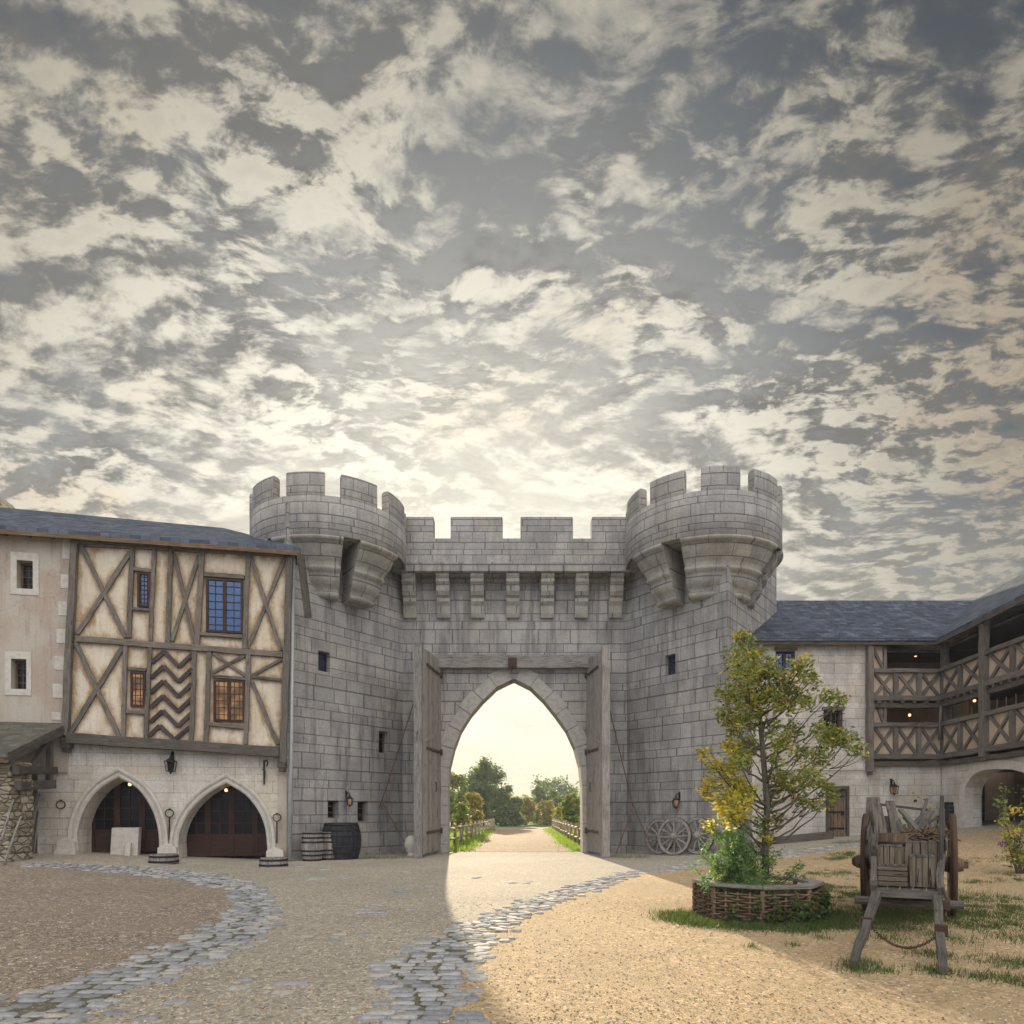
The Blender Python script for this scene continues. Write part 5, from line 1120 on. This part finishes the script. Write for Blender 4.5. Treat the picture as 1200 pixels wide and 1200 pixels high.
def leaves(name, cl, mats, parent, size=.1, narrow=.42, droop=.3, seed=1, twigs=None):
    # cl: list of (centre, rx, ry, rz, count, material index)
    g = np.random.default_rng(seed); Vv = []; Fm = []; RN = []
    for c, rx, ry, rz__, n, mi_ in cl:
        nc = max(1, n//5); d_ = g.normal(size=(nc, 3)); d_ /= np.linalg.norm(d_, axis=1)[:, None]; rad = g.random(nc)**.45
        cc = np.array(c)+d_*rad[:, None]*np.array([rx, ry, rz__])
        cc = np.repeat(cc, 5, 0)+g.normal(size=(nc*5, 3))*size*.55; n5 = len(cc)
        ax = g.normal(size=(n5, 3)); ax[:, 2] = ax[:, 2]*.5-droop; ax /= np.linalg.norm(ax, axis=1)[:, None]
        sd_ = np.cross(ax, g.normal(size=(n5, 3))); sd_ /= np.linalg.norm(sd_, axis=1)[:, None]; nr = np.cross(ax, sd_)
        s_ = (size*(.7+.6*g.random(n5)))[:, None]; w_ = s_*narrow
        q = np.stack([cc-ax*s_*.5, cc-ax*s_*.05+sd_*w_*.5+nr*s_*.08, cc+ax*s_*.5-nr*s_*.05, cc-ax*s_*.05-sd_*w_*.5+nr*s_*.08], 1)
        Vv.append(q.reshape(-1, 3)); Fm += [mi_]*n5; RN.append(g.random((n5, 2)))
    Vv = np.concatenate(Vv); RN = np.concatenate(RN); nf = len(Vv)//4
    if parent is not None:
        off = V(0, 0, 0); q = parent
        while q: off += q.location; q = q.parent
        Vv = Vv-np.array(off)
    me = bpy.data.meshes.new(name); me.vertices.add(len(Vv)); me.vertices.foreach_set('co', Vv.astype(np.float32).ravel())
    me.loops.add(nf*4); me.loops.foreach_set('vertex_index', np.arange(nf*4, dtype=np.int32)); me.polygons.add(nf); me.polygons.foreach_set('loop_start', np.arange(0, nf*4, 4, dtype=np.int32))
    for mt in mats: me.materials.append(mt)
    me.polygons.foreach_set('material_index', np.array(Fm, dtype=np.int32)); l = me.uv_layers.new(name='rnd'); l.data.foreach_set('uv', np.repeat(RN, 4, 0).astype(np.float32).ravel()); me.update(calc_edges=True); me.validate()
    o = bpy.data.objects.new(name, me); COL.objects.link(o); o.parent = parent; return o
def limb(m, a, b, r0, r1, wob=.06, n=7):
    P_ = []; a = V(*a); b = V(*b); L_ = (b-a).length
    for k in range(n+1):
        t = k/n; P_.append(lerp(a, b, t)+V(random.uniform(-1, 1), random.uniform(-1, 1), random.uniform(-1, 1))*wob*L_*.25*(t > 0)*(t < 1)+V(0, 0, -.10*L_*math.sin(PI*t)))
    m.tube(P_, [lerp(r0, r1, k/n) for k in range(n+1)], 7); return P_
oak = thing('young_oak_tree', 'young oak with thin trunk, olive and yellow autumn leaves growing in the wattle planter', 'tree', (4.08, 11.1, .3))
m = MB(); TD = 11.1; tk = [(897, 1028, 0), (897, 985, 0), (899, 945, .02), (896, 905, 0), (893, 870, -.03), (890, 835, 0), (884, 800, .04), (879, 765, 0), (876, 748, 0)]
tp = [at(x, y, TD+o_) for x, y, o_ in tk]; m.tube(tp, [.062, .055, .05, .045, .04, .034, .026, .016, .008], 9)
def trunk_at(z_):
    for a, b in zip(tp, tp[1:]):
        if a.z <= z_ <= b.z: return lerp(a, b, (z_-a.z)/(b.z-a.z))
    return tp[-1] if z_ > tp[-1].z else tp[0]
cz = [(235, 70, 45), (200, 130, 40), (270, 130, 50), (330, 170, 45), (230, 190, 60), (300, 230, 60), (390, 230, 60), (450, 170, 40), (490, 220, 30), (180, 270, 50), (250, 290, 60), (330, 300, 55), (400, 300, 50), (460, 290, 40), (160, 350, 40), (190, 390, 40),
      (240, 370, 50), (330, 400, 40), (420, 400, 35), (380, 450, 45), (450, 500, 35), (350, 520, 30), (250, 470, 50), (220, 520, 50), (560, 280, 35), (600, 290, 22), (520, 400, 30), (560, 430, 55), (620, 440, 45), (665, 480, 30), (530, 510, 45), (480, 590, 40), (420, 600, 45),
      (370, 600, 40), (540, 620, 35), (565, 660, 30), (340, 660, 35), (460, 680, 30), (500, 690, 25), (360, 750, 30), (310, 760, 30)]
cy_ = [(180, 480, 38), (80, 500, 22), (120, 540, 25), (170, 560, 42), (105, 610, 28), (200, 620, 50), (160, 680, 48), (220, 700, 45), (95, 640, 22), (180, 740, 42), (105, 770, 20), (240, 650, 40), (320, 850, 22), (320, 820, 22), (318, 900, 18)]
cl = []; g = np.random.default_rng(5); brs = []
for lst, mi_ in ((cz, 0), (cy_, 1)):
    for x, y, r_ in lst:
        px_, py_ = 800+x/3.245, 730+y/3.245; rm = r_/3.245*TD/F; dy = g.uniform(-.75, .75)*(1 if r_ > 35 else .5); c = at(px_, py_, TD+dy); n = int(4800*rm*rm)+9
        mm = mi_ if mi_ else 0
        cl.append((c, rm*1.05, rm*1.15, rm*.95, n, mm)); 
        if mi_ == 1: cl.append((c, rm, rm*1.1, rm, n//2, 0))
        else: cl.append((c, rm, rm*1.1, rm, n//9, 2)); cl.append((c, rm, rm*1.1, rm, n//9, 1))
        hz_ = math.hypot(c.x-4.1, c.y-TD); brs.append((c, hz_))
for c, h_ in sorted(brs, key=lambda t: -t[1]):
    z0 = max(1.0, c.z-.25-.55*h_); a = trunk_at(z0); limb(m, a, c, .022 if h_ > .6 else .014, .005, .08)
    for _ in range(3): limb(m, lerp(a, c, .7), c+V(random.gauss(0, .12), random.gauss(0, .15), random.gauss(0, .1)), .008, .003, .1, 4)
m.build('trunk', bark, oak)
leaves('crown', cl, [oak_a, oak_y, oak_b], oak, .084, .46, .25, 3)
# feathery shrub in the planter
sh = thing('feathery_shrub', 'bright green feathery shrub at the left side of the planter', 'shrub', (3.72, 11.0, .3)); cl = []; m = MB()
for k in range(120):
    a = V(3.74+random.gauss(0, .15), 10.95+random.gauss(0, .16), .36); t_ = random.uniform(.6, 1.55)*random.uniform(.85, 1); b = V(3.66+random.gauss(-.04, .36*(2.0-t_)/1.3), 10.95+random.gauss(0, .25), t_); P_ = limb(m, a, b, .008, .003, .1, 5)
    for i in range(1, 6): cl.append((P_[i], .06, .06, .08, 34, 0 if random.random() < .8 else 1))
m.build('stems', bark, sh); leaves('foliage', cl, [bush_g, far_m[1]], sh, .062, .30, -.5, 8)
def shrub(name, label, x, y, h, w_, mats, n, size, seed, flower=None, z=None):
    z = gz(x, y) if z is None else z; o = thing(name, label, 'shrub', (x, y, z)); m = MB(); cl = []
    for k in range(14):
        b = V(x+random.gauss(0, w_*.42), y+random.gauss(0, w_*.4), z+h*random.uniform(.35, 1)); P_ = limb(m, V(x+random.gauss(0, .05), y, z), b, .014, .004, .1, 6)
        for i in range(2, 7): cl.append((P_[i], .12, .12, .10, n, random.randrange(len(mats))))
    m.build('stems', bark, o); leaves('foliage', cl, mats, o, size, .5, .1, seed)
    if flower: leaves('flowers', [(V(x+random.gauss(0, w_*.45), y, z+random.uniform(.1, .35)*h), .1, .1, .06, 25, 0) for _ in range(12)], [flower], o, .05, .7, 0., seed+1)['kind'] = 'stuff'
    return o
shrub('leafy_shrub', 'thin upright leafy shrub growing behind the loaded cart', (1082-CX)/F*19, 19., 1.75, .75, [oak_a, ivy_g, far_m[1]], 14, .11, 21)
shrub('leafy_shrub', 'yellow-green shrub with purple flowers at the right edge of the yard', (1196-CX)/F*16.5, 16.5, 2.5, .9, [oak_a, oak_y, oak_a, ivy_g], 16, .10, 31, mat_leaf('purple_petals', (.18, .05, .22), (.26, .08, .30), (.34, .14, .36), .3))
# grass tufts round planter, cart and on the slope, ivy at the planter
tuft_m = mat_leaf('tuft_grass', (.045, .08, .018), (.08, .13, .03), (.15, .19, .055), .3)
def blades(name, spots, size, seed):
    g = np.random.default_rng(seed); V_ = []; RN = []
    for x, y, sd_, n, h in spots:
        xx = g.normal(x, sd_, n); yy = g.normal(y, sd_*1.35, n); zz_ = np.array([gz(a, b) for a, b in zip(xx, yy)]); hh = h*(.5+g.random(n)*.8); an = g.random(n)*2*PI; ln = g.normal(0, .45, (n, 2))*hh[:, None]
        w_ = size*(.6+.8*g.random(n)); dx, dy = np.cos(an)*w_, np.sin(an)*w_
        V_.append(np.stack([np.stack([xx-dx, yy-dy, zz_-.005], 1), np.stack([xx+dx, yy+dy, zz_-.005], 1), np.stack([xx+ln[:, 0]+dx*.2, yy+ln[:, 1]+dy*.2, zz_+hh], 1), np.stack([xx+ln[:, 0]-dx*.2, yy+ln[:, 1]-dy*.2, zz_+hh], 1)], 1).reshape(-1, 3)); RN.append(g.random((n, 2)))
    Vv = np.concatenate(V_); RN = np.concatenate(RN); nf = len(Vv)//4; me = bpy.data.meshes.new(name); me.vertices.add(len(Vv)); me.vertices.foreach_set('co', Vv.astype(np.float32).ravel())
    me.loops.add(nf*4); me.loops.foreach_set('vertex_index', np.arange(nf*4, dtype=np.int32)); me.polygons.add(nf); me.polygons.foreach_set('loop_start', np.arange(0, nf*4, 4, dtype=np.int32)); me.materials.append(tuft_m)
    l = me.uv_layers.new(name='rnd'); l.data.foreach_set('uv', np.repeat(RN, 4, 0).astype(np.float32).ravel()); me.update(calc_edges=True); o = bpy.data.objects.new(name, me); COL.objects.link(o); return o
sp = []
def gspot(x, y, sd_, n, h=.06): p = gp(x, y); sp.append((p.x, p.y, sd_, n, h))
for k in range(60): a = random.uniform(PI*.9, PI*2.25); r_ = PR*1.12+abs(random.gauss(0, .22)); sp.append((PC.x+r_*math.cos(a), PC.y+r_*math.sin(a), .12, 150, .08))
for x, y, s_, n in [(815, 1072, .12, 300), (838, 1083, .1, 300), (900, 1085, .25, 500), (960, 1080, .3, 600), (1000, 1075, .3, 500), (1040, 1075, .3, 700), (1075, 1078, .3, 900), (1110, 1070, .35, 900), (1140, 1050, .4, 700), (1020, 1068, .3, 700),
                    (1004, 1137, .10, 260), (1012, 1130, .12, 260), (1100, 1140, .12, 300), (1095, 1120, .14, 300), (1110, 1100, .2, 400), (1040, 1100, .15, 200), (1186, 1130, .2, 500), (1190, 1150, .15, 400), (1195, 1100, .25, 500), (1150, 1146, .07, 120), (1040, 1139, .06, 90), (965, 1100, .06, 60), (880, 1110, .05, 60), (930, 1108, .05, 50)]: gspot(x, y, s_, n)
for k in range(95):
    x, y = random.uniform(945, 1215), random.choice((random.uniform(1000, 1090), random.uniform(1040, 1085))); y += max(0, x-1120)*.45*random.random(); c = gp(x, y)
    for j in range(random.randint(3, 12)): sp.append((c.x+random.gauss(0, .28), c.y+random.gauss(0, .22), random.uniform(.03, .13), random.randint(15, 70), random.choice((.025, .035, .06))))
for k in range(40): gspot(random.uniform(890, 1010), random.uniform(1030, 1075), .06, 30, .04)
for x, y in [(262, 1001), (430, 1004), (445, 1004), (465, 1004), (1000, 985), (985, 986), (750, 1003), (725, 1003)]: gspot(x, y+2, .25, 160, .08)
for k in range(90):                                    # between the cobbles
    G = random.choice((G1, G2, G2)); p = random.choice(G); q_ = random.choice(G); c = lerp(p, q_, .5)
    if inside(c.x, c.y, [(a.x, a.y) for a in G]): sp.append((c.x, c.y, .06, 22, .02))
tag(blades('grass', sp, .0045, 4), kind='stuff'); bpy.data.objects['grass']['label'] = 'low grass tufts growing through the gravel around planter and cart'
iv = [(V(PC.x+PR*1.05*math.cos(a), PC.y+PR*1.05*math.sin(a), random.uniform(.05, .4)), .1, .07, .1, 30, 0) for a in [R(-70+random.gauss(0, 28)) for _ in range(26)]+[R(-5+random.gauss(0, 14)) for _ in range(22)]]
tag(leaves('ivy', iv, [ivy_g], None, .06, .7, .1, 12), 'dark ivy climbing the lower right sides of the wattle planter', 'ivy', kind='stuff')
# ---------------- beyond the gate ----------------
sp = []; g = np.random.default_rng(9)
for k in range(900):
    y = random.uniform(29.8, 68); s_ = random.choice((-1, 1)); e = -1.95 if s_ < 0 else 2.7+(y-30)*.02; x = e+s_*abs(random.gauss(0, 1.6)); sp.append((x, y, .25, 26, .16))
tuft_m = mat_leaf('meadow_blades', (.16, .26, .04), (.26, .38, .07), (.38, .48, .14), .45)
gr = blades('grass', sp, .02, 10); tag(gr, 'long meadow grass on both sides of the path beyond the gate', 'grass', kind='stuff')
def fence(x0, y0, x1, y1, n, label):
    o = thing('rail_fence', label, 'fence', (x0, y0, 0), 'pale rail fences beside the path'); P_ = [V(lerp(x0, x1, k/n), lerp(y0, y1, k/n), 0) for k in range(n+1)]
    for p in P_: m = MB(); m.tube([p+V(0, 0, -.1), p+V(random.uniform(-.03, .03), 0, 1.12)], .075, 7); m.build('post', fence_w, o)
    for zz_ in (.42, .92):
        for a, b in zip(P_, P_[1:]): m = MB(); m.tube([a+V(0, -.05, zz_+random.uniform(-.04, .04)), b+V(0, .05, zz_+random.uniform(-.04, .04))], .055, 6); m.build('rail', fence_w, o)
fence(-2.9, 30.5, -1.75, 66, 12, 'pale wooden rail fence on the left of the path beyond the gate')
fence(3.25, 30.5, 3.95, 66, 12, 'pale wooden rail fence on the right of the path beyond the gate')
def far_tree(x, y, h, w_, mi_, label, name='tree', trunk=True, n=6500, low=.12, seed=1, leaf=.32, cat='tree'):
    r_ = random.Random(seed); o = thing(name, label, cat, (x, y, 0), 'trees and bushes beyond the gate'); m = MB(); cl = []; top = h*.92
    P_ = [V(x, y, -.1), V(x+r_.uniform(-.1, .1), y, h*.3), V(x+r_.uniform(-.2, .2), y, h*.62), V(x, y, h*.9)]; m.tube(P_, [h*.03, h*.024, h*.014, h*.004], 7)
    for k in range(34):
        t = r_.random(); zc_ = lerp(low*h, top, t); prof = math.sin(PI*min(1, .22+.72*t))**.5; a = r_.random()*2*PI; rd = w_*.5*prof*r_.random()**.5
        c = V(x+rd*math.cos(a), y+rd*math.sin(a), zc_); s_ = w_*r_.uniform(.13, .22); cl.append((c, s_, s_, s_*.8, int(n/34), mi_ if r_.random() < .8 else min(2, mi_+1)))
        if k % 3 == 0: limb(m, lerp(P_[1], P_[2], r_.random()), c, h*.01, h*.003, .08, 5)
    m.build('trunk', bark, o); leaves('crown', cl, far_m, o, leaf, .6, .1, seed)
def ftp(px_, ytop, d_, wpx, mi_, label, seed, **k): far_tree((px_-CX)/F*d_, d_, 1.7+(HY-ytop)/F*d_, wpx/F*d_, mi_, label, seed=seed, **k)
ftp(566, 890, 92, 58, 0, 'large round dark oak, tallest of the trees seen through the gate', 1, n=16000, leaf=.36)
ftp(590, 920, 84, 28, 0, 'dark conical bush just right of the large round oak', 2, low=.02, n=7000)
ftp(530, 900, 84, 34, 1, 'green tree at the left jamb, left of the large oak', 3, n=7000)
ftp(604, 935, 86, 20, 0, 'low dark bush at the end of the path', 4, low=.02, n=4000)
ftp(553, 928, 52, 22, 2, 'young yellow-green tree behind the left rail fence', 5, n=3000, leaf=.2, low=.3)
ftp(541, 938, 42, 15, 1, 'small sapling nearest the gate on the left', 6, n=1500, leaf=.16, low=.35)
ftp(629, 921, 110, 28, 0, 'hazy blue-green tree right of the path end', 7, n=6000)
ftp(617, 935, 95, 18, 2, 'reddish-green bush right of the path end', 8, low=.02, n=3500)
ftp(652, 924, 104, 26, 0, 'rounded green tree between the hazy tree and the right sapling', 9, n=6000)
ftp(669, 927, 50, 20, 1, 'young green tree behind the right rail fence', 10, n=3200, leaf=.2, low=.3)
ftp(640, 938, 88, 20, 2, 'yellow bush right of the path near the lane', 11, low=.02, n=3500)
ftp(684, 930, 70, 22, 1, 'green tree at the right jamb of the gate', 12, n=4000)
ftp(658, 940, 74, 18, 2, 'low yellow-green bush behind the right fence', 13, low=.02, n=3000)
for k in range(16):
    x = -125+k*17+random.uniform(-4, 4)
    if abs(x/150*F) < 520: far_tree(x, 150+random.uniform(-8, 12), random.uniform(6, 9), random.uniform(14, 20), 0, 'distant tree %s in the hedge line on the horizon' % ['at the far left', 'left of the castle', 'behind the left tower', 'seen through the gate', 'behind the right tower', 'behind the inn', 'at the far right'][min(6, int((x+125)/38))], n=3500, low=0., seed=60+k, leaf=.7, name='hedge_tree')

# loose pebbles on the near gravel
g = np.random.default_rng(44); n = 26000; dd = 5.0+9*g.random(n)**1.8; xx = (g.random(n)*1.7-.85)*dd; V_ = []; F_ = []; RN = []
rr = .006+.012*g.random(n)**2.2
base = [(1, 0, 0), (.3, .9, 0), (-.8, .6, 0), (-.9, -.5, 0), (.2, -1, 0), (.15, .1, .8), (-.35, -.1, .7)]
fc = [(0, 1, 5), (1, 2, 6, 5), (2, 3, 6), (3, 4, 5, 6), (4, 0, 5)]
B_ = np.array(base); an = g.random(n)*2*PI; ca, sa = np.cos(an), np.sin(an); zz_ = np.array([gz(a, b) for a, b in zip(xx, dd)])
vx = xx[:, None]+rr[:, None]*(B_[:, 0]*ca[:, None]-B_[:, 1]*sa[:, None]); vy = dd[:, None]+rr[:, None]*(B_[:, 0]*sa[:, None]+B_[:, 1]*ca[:, None])*.8; vz = zz_[:, None]+rr[:, None]*B_[:, 2]-.001
Vv = np.stack([vx, vy, vz], 2).reshape(-1, 3); me = bpy.data.meshes.new('pebbles'); lens = [len(f) for f in fc]; nl = sum(lens); flat = np.array([i for f in fc for i in f])
me.vertices.add(len(Vv)); me.vertices.foreach_set('co', Vv.astype(np.float32).ravel()); me.loops.add(n*nl); me.loops.foreach_set('vertex_index', (flat[None, :]+7*np.arange(n)[:, None]).astype(np.int32).ravel())
st = np.cumsum([0]+lens[:-1]); me.polygons.add(n*5); me.polygons.foreach_set('loop_start', (st[None, :]+nl*np.arange(n)[:, None]).astype(np.int32).ravel())
l = me.uv_layers.new(name='rnd'); l.data.foreach_set('uv', np.repeat(g.random((n, 2)), nl, 0).astype(np.float32).ravel()); me.materials.append(peb_m); me.update(calc_edges=True); me.validate()
o = bpy.data.objects.new('pebbles', me); COL.objects.link(o); tag(o, 'loose pebbles scattered over the near gravel', 'pebbles', kind='stuff')

m = MB(); m.box((0, 90, 10), 330, 220, 23); hz = m.build('haze', None)
hm = bpy.data.materials.new('haze_air'); hm.use_nodes = True; hn = hm.node_tree; hn.nodes.clear(); ho = hn.nodes.new('ShaderNodeOutputMaterial'); hv = hn.nodes.new('ShaderNodeVolumePrincipled'); hn.links.new(hv.outputs[0], ho.inputs[1])
hv.inputs['Color'].default_value = (.92, .95, 1, 1); hv.inputs['Density'].default_value = .0009; hz.data.materials.clear(); hz.data.materials.append(hm); tag(hz, kind='stuff'); hz['label'] = 'thin pale evening haze over the yard and meadow'
